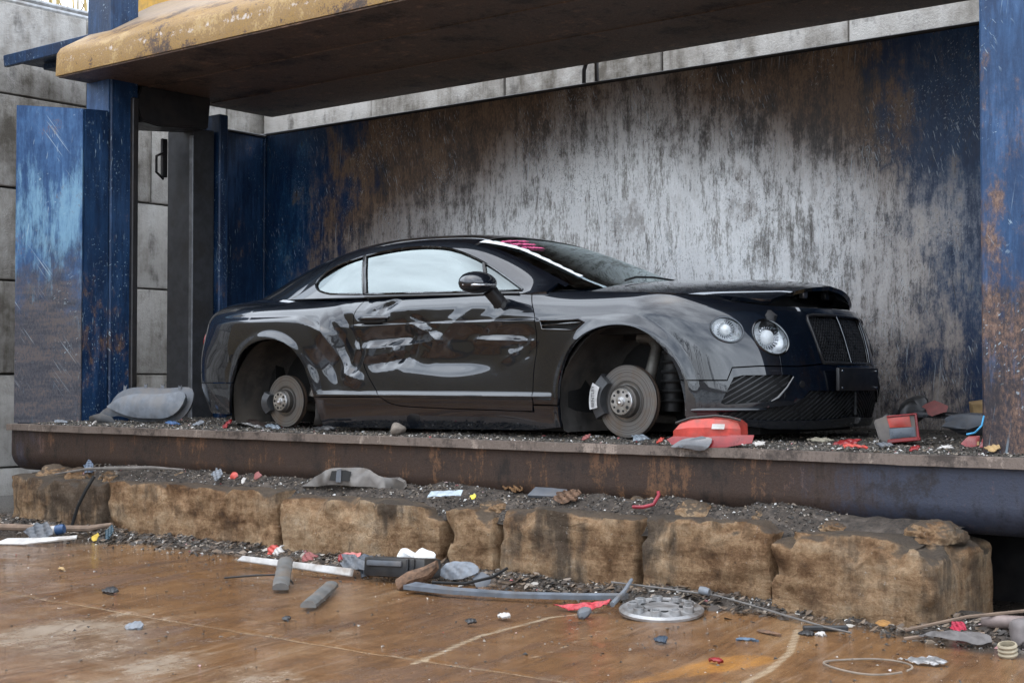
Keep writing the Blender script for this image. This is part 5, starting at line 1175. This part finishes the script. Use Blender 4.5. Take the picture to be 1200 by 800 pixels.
# square tail lamp
t = empty('square_lamp', (-3.2, 7.25, .785), (R_(-4), R_(-6), R_(24))); tag(t, 'square red and grey tail lamp standing on the platform right of the car', 'tail lamp')
bm = bmesh.new(); prism(bm, [(-.115, .02), (-.075, .0), (.085, .005), (.09, .145), (-.06, .15), (-.135, .13)], -.03, .12, 'y', .008); link('housing', bm_mesh(bm, 40), plain('grey_lamp_housing', (.13, .115, .105), .55, dirt=(.2, .16, .12)), t)
bm = bmesh.new(); box(bm, (.01, -.034, .012), (.17, .02, .02), bev=.004); box(bm, (.083, -.034, .075), (.014, .02, .14), bev=.003); box(bm, (.01, -.034, .142), (.15, .018, .010), bev=.003); link('frame', bm_mesh(bm), REDL, t)
piece('red_window', [(-.055,.083),(.055,.078),(.05,.135),(-.065,.135)], (0, -.036, 0), (0, 0, 0), REDP, t, .006, .006); piece('grey_window', [(-.06,.025),(.07,.025),(.07,.075),(-.06,.08)], (0, -.036, 0), (0, 0, 0), plain('slate_lens', (.085, .10, .12), .3), t, .006, .006)
# loose lens in two shards by the pillar
t = empty('red_lens', (-2.60, 6.76, .785), (0, 0, R_(8))); tag(t, 'cracked dark red lens lying beside the right pillar', 'lens')
piece('lens_wing', [(-.085,.01),(-.05,.05),(0.0,.055),(.0,.0),(-.03,-.01),(-.06,-.008)], (0, 0, .018), (R_(-30), 0, R_(6)), REDL, t, .008, .01); piece('lens_wing', [(.0,.055),(.06,.045),(.085,.02),(.06,-.012),(.0,-.005)], (.004, -.004, .016), (R_(-38), R_(4), R_(-8)), REDL, t, .008, .01)
piece('lens_chip', [(-.006,-.008),(.006,-.006),(.004,.012),(-.005,.01)], (0, -.02, .03), (0, 0, 0), CARD, t, .003)
# things heaped at the back right
tag(piece('bumper_strip', [(-.36,-.018),(.33,-.024),(.36,.0),(.2,.02),(-.34,.022)], (-3.42, 8.42, .90), (R_(-20), R_(2), R_(4)), plain('dark_bumper_trim', (.05, .052, .058), .25, .3), None, .03, .01), 'long dark trim strip lying against the back panel right of the car', 'trim strip')
bm = bmesh.new(); bmesh.ops.create_icosphere(bm, subdivisions=3, radius=.11); rough_up(bm, .07, 9, 2.2); [setattr(v, 'co', Vector((v.co.x*1.5, v.co.y*.7, v.co.z*.55))) for v in bm.verts]
tag(link('crumpled_sheet', bm_mesh(bm, 25), GREYP, None, (-3.14, 8.05, .86)), 'crumpled grey plastic sheet at the foot of the right pillar', 'plastic sheet')
bm = bmesh.new(); box(bm, (0, 0, .05), (.20, .14, .10), bev=.004); t = link('cardboard_box', bm_mesh(bm), CARD, None, (-3.17, 8.42, .895), (R_(6), R_(-8), R_(30))); tag(t, 'small brown cardboard box on the heap beside the right pillar', 'box')
bm = bmesh.new(); box(bm, (.0, -.072, .055), (.08, .004, .06)); link('box_label', bm_mesh(bm), WHT, t)
tag(piece('pink_shard', blob(7, .07, 4, 1.3, .6), (-3.47, 8.35, .945), (R_(-25), 0, R_(5)), PINKP, None, .01, .01), 'dull pink plastic shard on top of the dark trim strip', 'shard')
bm = bmesh.new(); bmesh.ops.create_icosphere(bm, subdivisions=3, radius=.085); rough_up(bm, .06, 11, 4.2); tag(link('black_foam_lump', bm_mesh(bm, 25), BLKP, None, (-3.66, 8.45, .93)), 'ragged black lump on the heap just right of the car nose', 'foam')
tag(piece('chrome_shard', [(-.03,-.05),(.01,-.06),(.03,.0),(.0,.07),(-.025,.03)], (-3.60, 7.9, .855), (R_(-10), R_(15), R_(20)), SILV, None, .006, .0, .01), 'bright chrome shard at the right corner of the car bumper', 'shard')
bm = bmesh.new(); tube(bm, [(-2.62, 6.66, .86), (-2.575, 6.645, .87), (-2.54, 6.64, .905), (-2.53, 6.64, .95)], .0045, 6); tag(link('blue_cable', bm_mesh(bm, 60), plain('sky_blue_cable', (.08, .38, .68), .4)), 'short bright blue cable bent up against the right pillar', 'cable')
# stone and shards on the platform edge
bm = bmesh.new(); bmesh.ops.create_icosphere(bm, subdivisions=3, radius=.034); rough_up(bm, .034, 14, 1.2); [setattr(v, 'co', Vector((v.co.x*1.3, v.co.y, v.co.z*.9))) for v in bm.verts]
tag(link('stone', bm_mesh(bm, 30), ROCK, None, (-6.27, 6.63, .805)), 'single brown stone on the platform edge below the door', 'stone')
SH = [('red_shard', (-7.98, 6.70, .80), .075, REDL, 'cracked red lens shard lying left of the rear brake disc', 21, .8), ('dark_sheet', (-7.80, 6.82, .815), .12, plain('brown_black_plastic', (.05, .035, .03), .4), 'brown black plastic sheet leaning beside the rear brake disc', 22, .45),
 ('silver_strip', (-7.72, 6.72, .80), .11, SILV, 'silver strip under the rear wheel arch', 23, .22), ('blue_shard', (-8.60, 6.72, .80), .07, BLUEP, 'dark blue shard beneath the rear bumper', 24, .4), ('grey_shard', (-8.35, 6.75, .80), .075, LGREY, 'light grey shard beneath the rear bumper corner', 25, .5),
 ('glass_lump', (-7.40, 6.62, .80), .06, plain('bluish_glass', (.13, .16, .19), .25, dirt=(.1, .08, .06)), 'bluish crushed glass piece below the rear brake disc', 26, .7), ('pale_shard', (-9.9, 6.64, .79), .08, LGREY, 'pale shard at the far left end of the platform edge', 27, .35), ('curved_trim', (-9.42, 6.62, .79), .07, WHT, 'small white curved trim in front of the grey liner', 28, .3),
 ('dark_flat_shard', (-6.9, 6.62, .80), .10, BLKP, 'flat black shard on the platform edge under the sill', 29, .3), ('grey_glass', (-4.42, 6.60, .80), .07, plain('bluish_glass', (.13, .16, .19), .25, dirt=(.1, .08, .06)), 'bluish glass piece right of the front brake disc', 30, .6), ('red_chip', (-4.28, 6.585, .79), .05, REDP, 'small bright red chip left of the broken red lamp', 31, .5),
 ('red_splinter', (-4.78, 6.60, .795), .06, PINKP, 'pink red splinter below the front brake caliper', 32, .4), ('white_shard', (-3.80, 6.60, .79), .05, WHT, 'bright white shard right of the broken red lamp', 33, .6), ('white_shard', (-3.71, 6.62, .79), .045, WHT, 'second white shard further right of the broken red lamp', 34, .6),
 ('tan_shard', (-3.52, 6.95, .80), .08, plain('tan_plastic', (.22, .20, .15), .6), 'flat tan shard below the bumper near its right end', 35, .3), ('red_shard', (-3.33, 6.85, .795), .09, REDL, 'long red shard on the grit below the number plate', 36, .35), ('red_shard', (-3.18, 6.64, .79), .07, REDP, 'flat red shard on the platform rim left of the square lamp', 37, .3),
 ('grey_shard', (-3.05, 6.70, .80), .05, GREYP, 'dark grey shard in front of the square lamp', 38, .6), ('red_chip', (-2.86, 6.62, .79), .045, REDL, 'small red chip between the square lamp and the cracked lens', 39, .5), ('pale_shard', (-2.74, 6.70, .795), .05, WHT, 'white shard touching the left end of the cracked red lens', 40, .4), ('beige_shard', (-2.50, 6.68, .80), .045, CARD, 'beige shard right of the cracked red lens', 41, .9)]
for nm, loc, r, mt, lb, sd, fl in SH:
    tag(piece(nm, blob(8, r*.66, sd, 1.25, fl), loc, (R_(-random.Random(sd).uniform(35, 75)), R_(random.Random(sd).uniform(-15, 15)), R_(random.Random(sd).uniform(-25, 25))), mt, None, .008, .004, .006, sd), lb, nm.split('_')[-1])
# crushed grey cowl on the block tops
t = empty('crushed_cowl', (-6.52, 6.50, .44), (R_(-12), 0, R_(6))); tag(t, 'crushed grey plastic cowl lying on top of the blocks under the sill', 'plastic cowl')
o1 = smooth_open([(-.42,-.01),(-.30,.05),(-.20,.105),(-.05,.12),(.12,.115),(.24,.07),(.36,.06),(.42,.02),(.36,-.03),(.24,-.005),(.1,.0),(-.1,.005),(-.28,-.01)], 3)
piece('cowl_shell', o1, (0, 0, 0), (0, 0, 0), plain('brownish_grey_plastic', (.13, .12, .11), .55, dirt=(.2, .17, .14)), t, .03, .05, .012, 2.0)
piece('cowl_recess', [(-.14,.03),(-.13,.09),(-.02,.10),(.03,.09),(.02,.03)], (-.02, -.052, .0), (0, 0, 0), VOID, t, .004)
piece('cowl_brace', [(-.02,.02),(-.025,.10),(.01,.105),(.02,.02)], (-.08, -.058, .0), (0, 0, 0), GREYP, t, .006)
# small things on the block tops
tag(piece('label_strip', [(-.11,-.03),(.11,-.028),(.10,.028),(-.11,.03)], (-5.62, 6.36, .455), (R_(-62), R_(-4), R_(14)), plain('pale_blue_card', (.36, .42, .46), .6), None, .004, .0, .004), 'pale blue card strip lying on the block dirt', 'card')
tag(piece('yellow_scrap', blob(7, .02, 3, 1, .8), (-5.40, 6.35, .45), (R_(-40), 0, 0), plain('lemon_yellow', (.70, .58, .04), .5), None, .006), 'small lemon yellow scrap on the block dirt', 'scrap')
tag(piece('grey_plate', [(-.13,-.02),(.13,-.015),(.11,.05),(-.11,.05)], (-5.02, 6.55, .47), (R_(-50), 0, R_(3)), GREYP, None, .02), 'flat grey plate half buried on the blocks under the car door', 'plate')
tag(piece('red_lid_scrap', blob(9, .035, 8, 1.2, .8, .15), (-7.60, 6.45, .47), (R_(-30), 0, 0), REDP, None, .02, .02), 'red cap half buried in the dirt on the second block', 'scrap')
tag(piece('pale_scrap', blob(8, .045, 9, 1.3, .9), (-7.78, 6.46, .475), (R_(-25), 0, 0), LGREY, None, .012, .015, .008), 'pale grey scrap beside the red cap', 'scrap')
tag(piece('dull_red_scrap', blob(7, .032, 12, 1.2, .8), (-7.42, 6.5, .475), (R_(-30), 0, 0), PINKP, None, .012, .01), 'dull red scrap right of the red cap', 'scrap')
tag(piece('white_chip', blob(6, .022, 14), (-7.38, 6.34, .455), (R_(-30), 0, 0), WHT, None, .006), 'tiny white chip on the front edge of the second block', 'chip')
tag(piece('blue_scrap', blob(7, .05, 15, 1, .9), (-9.32, 6.5, .46), (R_(-20), R_(20), 0), plain('dusty_blue', (.10, .13, .18), .5), None, .01, .0, .01), 'dusty blue scrap between the bare knobs', 'scrap')
bm = bmesh.new(); tube(bm, [(-4.36, 6.44, .44), (-4.28, 6.42, .445), (-4.23, 6.44, .46), (-4.21, 6.46, .51), (-4.215, 6.46, .53)], .010, 8); tag(link('red_hose', bm_mesh(bm, 60), plain('maroon_hose', (.30, .03, .045), .4)), 'short bent maroon hose end standing in the gap between two blocks', 'hose')
tag(piece('rusty_scrap', blob(8, .055, 17, 1.4, .7), (-4.83, 6.48, .475), (R_(-25), 0, 0), RUSTM, None, .01, .0, .015), 'rusty red scrap on top of the smeared block', 'scrap')
tag(piece('brown_flap', blob(8, .05, 18, 1.3, .7), (-5.30, 6.60, .50), (R_(-40), 0, 0), BROWN, None, .01, .0, .02), 'brown crumpled flap right of the pale blue card', 'scrap')
bm = bmesh.new(); tube(bm, [(-9.6, 6.40, .40), (-9.2, 6.42, .455), (-8.9, 6.44, .47), (-8.5, 6.46, .49), (-8.2, 6.5, .485)], [.007, .012, .014, .012, .006], 6); tag(link('bent_rod', bm_mesh(bm, 60), plain('dull_rod', (.16, .145, .13), .6, .3)), 'long thin bent rod lying across the left blocks', 'rod')
bm = bmesh.new(); tube(bm, [(-8.92, 6.27, .42), (-8.97, 6.235, .32), (-9.05, 6.225, .2), (-9.10, 6.21, .06)], .012, 6); tag(link('hanging_strap', bm_mesh(bm, 60), RUBBER), 'dark strap hanging down the face of the leftmost block', 'strap')
# along the foot of the blocks
bm = bmesh.new(); prism(bm, [(-.46, -.02), (-.42, .014), (.46, .022), (.46, -.022)], -.012, .012, 'y', .004); tag(link('white_strip', bm_mesh(bm), WHT, None, (-6.22, 5.72, .055), (R_(-20), R_(1.0), R_(2))), 'white plastic strip lying under a grey bar on the ground', 'strip')
def bar(p, q, r, name, lb):
    p, q = Vector(p), Vector(q); bm = bmesh.new(); d = (q-p); n = 10; u = d.cross(Vector((0, 0, 1))).normalized(); w = u.cross(d).normalized(); rings = []
    for i in range(n+1):
        c = p+d*i/n; rings.append([bm.verts.new(c+u*a*r+w*b*r*.55) for a, b in ((-1, -.5), (-1, .3), (-.6, .9), (0, 1.05), (.6, .9), (1, .3), (1, -.5))])
    for a, b in zip(rings, rings[1:]):
        for k in range(6): bm.faces.new((a[k], a[k+1], b[k+1], b[k]))
        bm.faces.new((a[6], a[0], b[0], b[6]))
    bm.faces.new(rings[0]); bm.faces.new(rings[-1][::-1]); rough_up(bm, .003, 12); tag(link(name, bm_mesh(bm, 40), plain('scuffed_grey_bar', (.115, .115, .11), .6, dirt=(.16, .12, .085), dirt_amt=.7)), lb, 'bar')
bar((-5.72, 5.17, .03), (-6.22, 5.66, .085), .042, 'grey_bar', 'short grey bar lying across the white strip'); bar((-5.18, 4.86, .028), (-5.60, 5.42, .028), .038, 'grey_bar', 'short grey bar lying on the mud below the white strip')
t = empty('black_housing', (-5.50, 5.86, .03), (R_(-6), R_(-2), R_(6))); tag(t, 'ribbed black plastic housing at the foot of the blocks', 'housing')
bm = bmesh.new(); box(bm, (0, 0, .055), (.42, .16, .11), bev=.02, seg=2); link('shell', bm_mesh(bm, 40), BLKP, t)
bm = bmesh.new(); box(bm, (-.06, -.085, .075), (.24, .02, .03), bev=.008, seg=2); link('lip', bm_mesh(bm, 40), GREYP, t)
for x in (.10, .14): bm = bmesh.new(); box(bm, (x, -.086, .055), (.014, .02, .10), bev=.004); link('rib', bm_mesh(bm), BLKP, t)
piece('torn_flap', blob(8, .10, 44, 1.1, .55), (-.30, -.02, .06), (R_(-30), R_(10), 0), GREYP, t, .01, .02, .01)
for k, (x, lb) in enumerate(((-5.60, 'left white foam lump behind the black housing'), (-5.46, 'right white foam lump behind the black housing'))):
    bm = bmesh.new(); bmesh.ops.create_icosphere(bm, subdivisions=3, radius=.062); rough_up(bm, .035, 14, 3+k); tag(link('foam_lump', bm_mesh(bm, 30), plain('white_foam', (.80, .80, .78), .8, dirt=(.3, .25, .2), dirt_amt=.5, var=.05), None, (x, 5.99, .115)), lb, 'foam')
bm = bmesh.new(); tube(bm, [(-5.33, 5.64, .03), (-5.26, 5.67, .06), (-5.18, 5.71, .10), (-5.13, 5.74, .14)], [.03, .042, .038, .018], 9); rough_up(bm, .02, 22, 1); tag(link('rusty_sleeve', bm_mesh(bm, 30), RUSTM), 'rusty flaking sleeve leaning on the black housing', 'sleeve')
t = empty('grey_mask', (-5.16, 5.98, .05), (R_(-38), 0, R_(8))); tag(t, 'smashed light grey plastic shell at the foot of the narrow block', 'plastic shell')
piece('shell', smooth_open([(-.16,.0),(-.14,.06),(-.05,.085),(.05,.08),(.09,.04),(.05,.0),(.0,-.02),(-.1,-.025)], 3), (0, 0, 0), (0, 0, 0), LGREY, t, .02, .03, .006); piece('broken_wing', [(.05,.0),(.09,.05),(.15,.03),(.16,-.04),(.12,-.08),(.08,-.04)], (.01, -.01, 0), (0, 0, R_(20)), GREYP, t, .015, .02)
P = [(-5.20, 5.60, .035), (-4.95, 5.62, .03), (-4.6, 5.72, .028), (-4.3, 5.88, .03), (-4.1, 6.0, .035)]
bm = bmesh.new(); rings = []
for i, p in enumerate(P): w = [.04, .024, .014, .012, .010][i]; rings.append([bm.verts.new((p[0]+a*.2*w, p[1]+a*w, p[2]+h)) for a, h in ((-1, -.01), (-1, .012), (1, .022), (1, -.005))])
for a, b in zip(rings, rings[1:]):
    for k in range(4): bm.faces.new((a[k], a[(k+1) % 4], b[(k+1) % 4], b[k]))
bm.faces.new(rings[0]); bm.faces.new(rings[-1][::-1]); tag(link('trim_strip', bm_mesh(bm, 30), plain('slate_trim', (.10, .115, .135), .45, dirt=(.13, .11, .09))), 'long thin slate grey trim strip along the foot of the smeared block', 'trim strip')
bm = bmesh.new(); tube(bm, [(-5.10, 5.66, .06), (-4.98, 5.78, .05), (-4.93, 5.95, .07), (-4.95, 6.1, .10)], .008, 6); tag(link('black_wire', bm_mesh(bm, 60), RUBBER), 'black wire looping up from the slate trim strip', 'wire')
tag(piece('red_mesh', [(-.14,.0),(-.05,-.025),(.06,-.02),(.13,.03),(.14,.06),(.05,.035),(-.05,.012)], (-4.17, 5.70, .02), (R_(-55), 0, R_(14)), plain('red_netting', (.42, .04, .05), .5, var=.4, scale=60), None, .006, .0, .008), 'piece of red netting on the mud left of the wheel trim', 'netting')
bm = bmesh.new(); bmesh.ops.create_icosphere(bm, subdivisions=2, radius=.035); rough_up(bm, .03, 14, 5); tag(link('slate_lump', bm_mesh(bm, 25), GREYP, None, (-4.05, 5.56, .02)), 'slate grey lump in front of the red netting', 'lump')
# wheel trim: dished alloy disc with bosses and holes
t = empty('wheel_trim', (-3.78, 5.82, .02), (R_(5), R_(3), 0)); tag(t, 'round silver wheel trim lying on the mud', 'wheel trim')
bm = bmesh.new(); lathe(bm, [(.20, .0), (.202, .012), (.185, .022), (.165, .014), (.12, .022), (.06, .03), (.0001, .028)], 48, 'z'); link('dish', bm_mesh(bm, 35), SILV, t)
for k in range(9):
    a = 2*math.pi*k/9+.2; bm = bmesh.new(); lathe(bm, [(.026, .012), (.026, .040), (.018, .042), (.017, .022), (.0001, .022)], 16, 'z', (.135*math.cos(a), .135*math.sin(a), 0)); link('boss', bm_mesh(bm, 35), SILV, t)
    bm = bmesh.new(); lathe(bm, [(.020, .016), (.020, .027), (.0001, .027)], 14, 'z', (.085*math.cos(a+.35), .085*math.sin(a+.35), 0)); link('hole', bm_mesh(bm), VOID, t)
bm = bmesh.new(); tube(bm, [(-4.05, 5.80, .03), (-4.10, 5.98, .07), (-4.14, 6.10, .11)], [.014, .012, .009], 7); tag(link('grey_peg', bm_mesh(bm, 40), LGREY), 'grey peg leaning beside the silver wheel trim', 'peg')
bm = bmesh.new(); tube(bm, [(-4.25, 6.08, .09), (-4.0, 6.12, .08), (-3.66, 6.13, .07), (-3.45, 6.09, .05), (-3.2, 5.99, .035), (-2.95, 5.86, .03), (-2.80, 5.80, .03)], .0055, 6); tag(link('cable', bm_mesh(bm, 60), plain('grey_cable', (.13, .12, .11), .6)), 'thin grey cable trailing along the foot of the right blocks', 'cable')
bm = bmesh.new(); lathe(bm, [(.0001, -.025), (.018, -.025), (.021, 0), (.018, .025), (.0001, .025)], 14, 'x'); tag(link('white_plug', bm_mesh(bm, 30), LGREY, None, (-3.72, 6.11, .09), (0, R_(10), R_(10))), 'pale plug on the grey cable below the scratched block', 'plug')
bm = bmesh.new(); box(bm, (0, 0, .012), (.20, .03, .024), bev=.006); tag(link('black_strip', bm_mesh(bm), BLKP, None, (-2.96, 5.88, .01), (0, 0, R_(40))), 'short black strip on the mud in front of the biggest block', 'strip')
bm = bmesh.new(); tube(bm, [(-2.48+.16*math.cos(a)+.01*math.sin(3*a), 5.28+.155*math.sin(a), .008+.004*math.sin(2*a)) for a in np.linspace(0, 6.1, 44)], .0042, 6); tag(link('wire_ring', bm_mesh(bm, 60), plain('tan_wire', (.22, .18, .14), .6)), 'thin wire ring lying on the wet mud', 'wire ring')
# litter right of the big block
tag(piece('grey_flap', blob(8, .075, 50, 1.6, .45), (-2.36, 5.92, .04), (R_(-60), R_(3), R_(30)), plain('mud_grey', (.11, .10, .095), .6), None, .008, .02, .008), 'grey torn flap at the right corner of the biggest block', 'flap')
tag(piece('red_scrap', blob(7, .028, 51, 1.2, .8), (-2.43, 6.08, .06), (R_(-30), 0, R_(20)), plain('crimson_scrap', (.40, .02, .05), .5), None, .008, .0, .01), 'crimson scrap at the right corner of the biggest block', 'scrap')
for k, (p, q) in enumerate((((-2.62, 5.95, .04), (-2.22, 6.30, .12)), ((-2.56, 5.80, .03), (-2.30, 6.02, .05)))): bm = bmesh.new(); tube(bm, [p, tuple((Vector(p)+Vector(q))/2+Vector((0, 0, .015))), q], .008, 6); tag(link('twig', bm_mesh(bm, 60), plain('twig_bark', (.17, .12, .085), .8)), ('upper', 'lower')[k]+' of two twigs crossing right of the biggest block', 'twig')
bm = bmesh.new(); bmesh.ops.create_icosphere(bm, subdivisions=3, radius=.10); rough_up(bm, .05, 7, 6); [setattr(v, 'co', Vector((v.co.x, v.co.y*.8, v.co.z*.8))) for v in bm.verts]; tag(link('grey_jug', bm_mesh(bm, 30), plain('greyish_plastic_jug', (.17, .15, .145), .5), None, (-2.10, 6.08, .07)), 'crushed grey plastic jug at the right edge of the yard', 'jug')
bm = bmesh.new(); tube(bm, [(-2.38, 6.22, .07), (-2.18, 6.22, .08)], .03, 10); tag(link('dusty_bottle', bm_mesh(bm, 40), plain('dusty_mauve', (.20, .155, .14), .5)), 'dusty mauve bottle lying beside the grey jug', 'bottle')
bm = bmesh.new()
for z in (0, .017, .034): lathe(bm, [(.036, z), (.040, z+.008), (.036, z+.015), (.031, z+.015), (.031, z)], 24, 'z', (0, 0, 0), True)
tag(link('cream_ring', bm_mesh(bm, 40), plain('cream_plastic', (.34, .29, .20), .6, dirt=(.14, .1, .07)), None, (-2.13, 5.83, .008), (R_(12), 0, 0)), 'cream ribbed plastic ring at the right edge of the yard', 'ring')
tag(piece('foil_scrap', blob(8, .05, 53, 1.5, .7), (-2.33, 5.50, .012), (R_(-78), 0, R_(15)), SILV, None, .004, .0, .01), 'crumpled silver foil right of the wire ring', 'foil')
for k, (x, y, lb) in enumerate(((-2.30, 6.42, 'orange leaf in the dirt behind the crimson scrap'), (-2.15, 6.34, 'orange leaf above the dusty bottle'), (-2.72, 5.95, 'yellow leaf at the foot of the biggest block'))): tag(piece('leaf', blob(7, .024, 60+k, 1.5, .7, .2), (x, y, .06), (R_(-50), 0, R_(30*k)), plain('orange_leaf', (.30, .15, .04), .7), None, .003, .0, .006), lb, 'leaf')
# left corner litter
tag(piece('white_shard_strip', [(-.28,-.03),(-.2,.03),(.0,.03),(.12,.05),(.28,.09),(.29,.055),(.12,.0),(-.05,-.035)], (-8.62, 5.58, .03), (R_(-62), 0, R_(28)), WHT, None, .012, .012), 'white broken panel strip on the mud at the far left', 'shard')
tag(piece('grey_scrap', blob(7, .09, 62, 1.0, .9), (-8.78, 5.72, .06), (R_(-35), 0, R_(20)), GREYP, None, .012, .0, .012), 'dark grey scrap behind the white broken panel', 'scrap')
bm = bmesh.new(); tube(bm, [(-9.45, 5.82, .06), (-9.05, 5.98, .06), (-8.70, 6.08, .075), (-8.52, 6.14, .11)], [.025, .024, .022, .014], 8); tag(link('wooden_stick', bm_mesh(bm, 40), plain('muddy_wood', (.20, .14, .10), .8)), 'muddy stick lying left of the leftmost block foot', 'stick')
t = empty('crushed_can', (-8.83, 5.90, .07), (0, R_(80), R_(30))); tag(t, 'blue and white crushed can against the muddy stick', 'can')
bm = bmesh.new(); lathe(bm, [(.0001, -.06), (.028, -.06), (.034, -.045), (.033, .0)], 18, 'z'); link('white_half', bm_mesh(bm, 40), WHT, t); bm = bmesh.new(); lathe(bm, [(.0335, .0), (.034, .045), (.028, .06), (.0001, .06)], 18, 'z'); link('blue_half', bm_mesh(bm, 40), BLUEP, t)
tag(piece('yellow_chip', blob(6, .03, 63), (-8.48, 5.97, .04), (R_(-35), 0, 0), plain('ochre_yellow', (.52, .36, .05), .5), None, .006), 'yellow chip at the foot of the leftmost block', 'chip')
tag(piece('teal_scrap', blob(7, .045, 64, .8, 1.1), (-8.42, 6.04, .06), (R_(-25), 0, R_(10)), plain('dark_teal', (.02, .05, .07), .4), None, .012, .0, .01), 'dark teal scrap beside the yellow chip', 'scrap')
# under the white strip: red and white scraps
for k, (x, y, z, r, mt, lb) in enumerate(((-6.62, 5.92, .09, .06, REDP, 'bright red scrap above the left end of the white strip'), (-6.50, 5.86, .10, .05, WHT, 'white scrap above the left end of the white strip'), (-6.28, 5.90, .07, .06, PINKP, 'pink scrap behind the grey bar'), (-6.05, 5.96, .09, .05, REDL, 'dark red scrap right of the crossing grey bar'), (-5.92, 5.90, .09, .085, plain('rose_plastic', (.52, .16, .14), .5), 'rose coloured cupped shard behind the white strip'), (-5.78, 5.86, .07, .11, plain('slate_grid', (.05, .06, .075), .5), 'slate grey grid piece at the right end of the white strip'))):
    tag(piece(mt.name.split('_')[0]+'_scrap', blob(8, r*.72, 70+k, 1.1, .8), (x, y, z), (R_(-28-4*k), R_(8*k-20), R_(15)), mt, None, .01, .012, .008, k), lb, 'scrap')
bm = bmesh.new(); tube(bm, [(-6.35, 5.32, .012), (-6.25, 5.46, .02), (-6.12, 5.50, .03), (-5.98, 5.47, .02), (-5.90, 5.42, .012)], .0055, 6); tag(link('thin_wire', bm_mesh(bm, 60), RUBBER), 'thin dark wire on the mud left of the crossing grey bar', 'wire')
# scattered on the open mud
for nm, loc, r, mt, lb, sd, fl in (('black_glove', (-6.40, 4.60, .02), .055, BLKP, 'crumpled black rubber scrap alone on the mud at left', 80, .6), ('flat_grey_scrap', (-5.44, 4.04, .012), .045, LGREY, 'flat pale grey scrap on the mud at lower left', 81, .8), ('tan_splinter', (-7.4, 4.98, .012), .04, CARD, 'tan splinter on the mud near the left edge', 82, .35),
  ('white_nut', (-4.29, 5.27, .02), .028, WHT, 'white plastic nut on the mud below the slate trim strip', 83, .9), ('black_nut', (-4.31, 5.05, .02), .022, BLKP, 'black hollow nut on the mud near the curved scrape', 84, 1.0), ('blue_black_lump', (-3.38, 5.20, .02), .032, plain('blue_black', (.03, .045, .065), .4), 'blue black lump on the mud below the wheel trim', 85, .9),
  ('blue_strip', (-3.12, 5.46, .012), .04, plain('steel_blue', (.07, .11, .16), .5), 'steel blue strip on the mud right of the wheel trim', 86, .25), ('brown_splinter', (-3.12, 5.66, .014), .06, RUSTM, 'brown splinter on the mud right of the wheel trim', 87, .25), ('dark_chip', (-2.99, 5.75, .014), .03, BLKP, 'dark chip beside the white chip in front of the big block', 88, .8), ('white_chip', (-2.93, 5.77, .014), .022, WHT, 'white chip beside the dark chip in front of the big block', 89, .9),
  ('red_chip', (-2.98, 4.98, .014), .030, REDL, 'red chip lying on the orange stain', 90, .5), ('black_pebble', (-5.05, 4.60, .014), .022, BLKP, 'black pebble on the mud left of the joint line', 91, .9)):
    tag(piece(nm, blob(8, r, sd, 1.25, fl, .25), loc, (R_(-74), 0, R_(random.Random(sd).uniform(-30, 30))), mt, None, .012, .008, .004, sd), lb, nm.split('_')[-1])
# dead leaves and flakes heaped at the block feet
def flakes(n):
    V = []; F = []; T = []
    for k in range(n):
        x = random.uniform(-10.2, -1.7); y = 6.32-.34*random.random()**1.6; w = (y-5.78)/.64; z = max(.01, fz_foot(x, y, w))+.012
        r = random.uniform(.008, .034)*random.random()**.5; a = random.uniform(0, 6.28); tl = Vector((random.uniform(-.7, .7), random.uniform(-.9, .2), 1)).normalized(); u = tl.orthogonal().normalized(); v = tl.cross(u)
        b = len(V); m = random.choice((4, 5, 6))
        for q in range(m): c = 2*math.pi*q/m+a; V.append(Vector((x, y, z))+(u*math.cos(c)*r*random.uniform(.6, 1.5)+v*math.sin(c)*r*random.uniform(.4, .8))+tl*random.uniform(-.2, .2)*r)
        F.append(tuple(range(b, b+m))); T += [random.random()]*m
    me = mesh(V, F); me.attributes.new('tone', 'FLOAT', 'POINT').data.foreach_set('value', np.array(T, np.float32))
    tag(link('leaf_litter', me, m_chip('litter_tones', [(0, (.02, .016, .013)), (.5, (.055, .038, .026)), (.8, (.13, .085, .05)), (.93, (.24, .20, .16)), (1, (.48, .46, .42))])), 'brown leaf litter and flakes along the foot of the blocks', 'litter', kind='stuff')
flakes(3600)
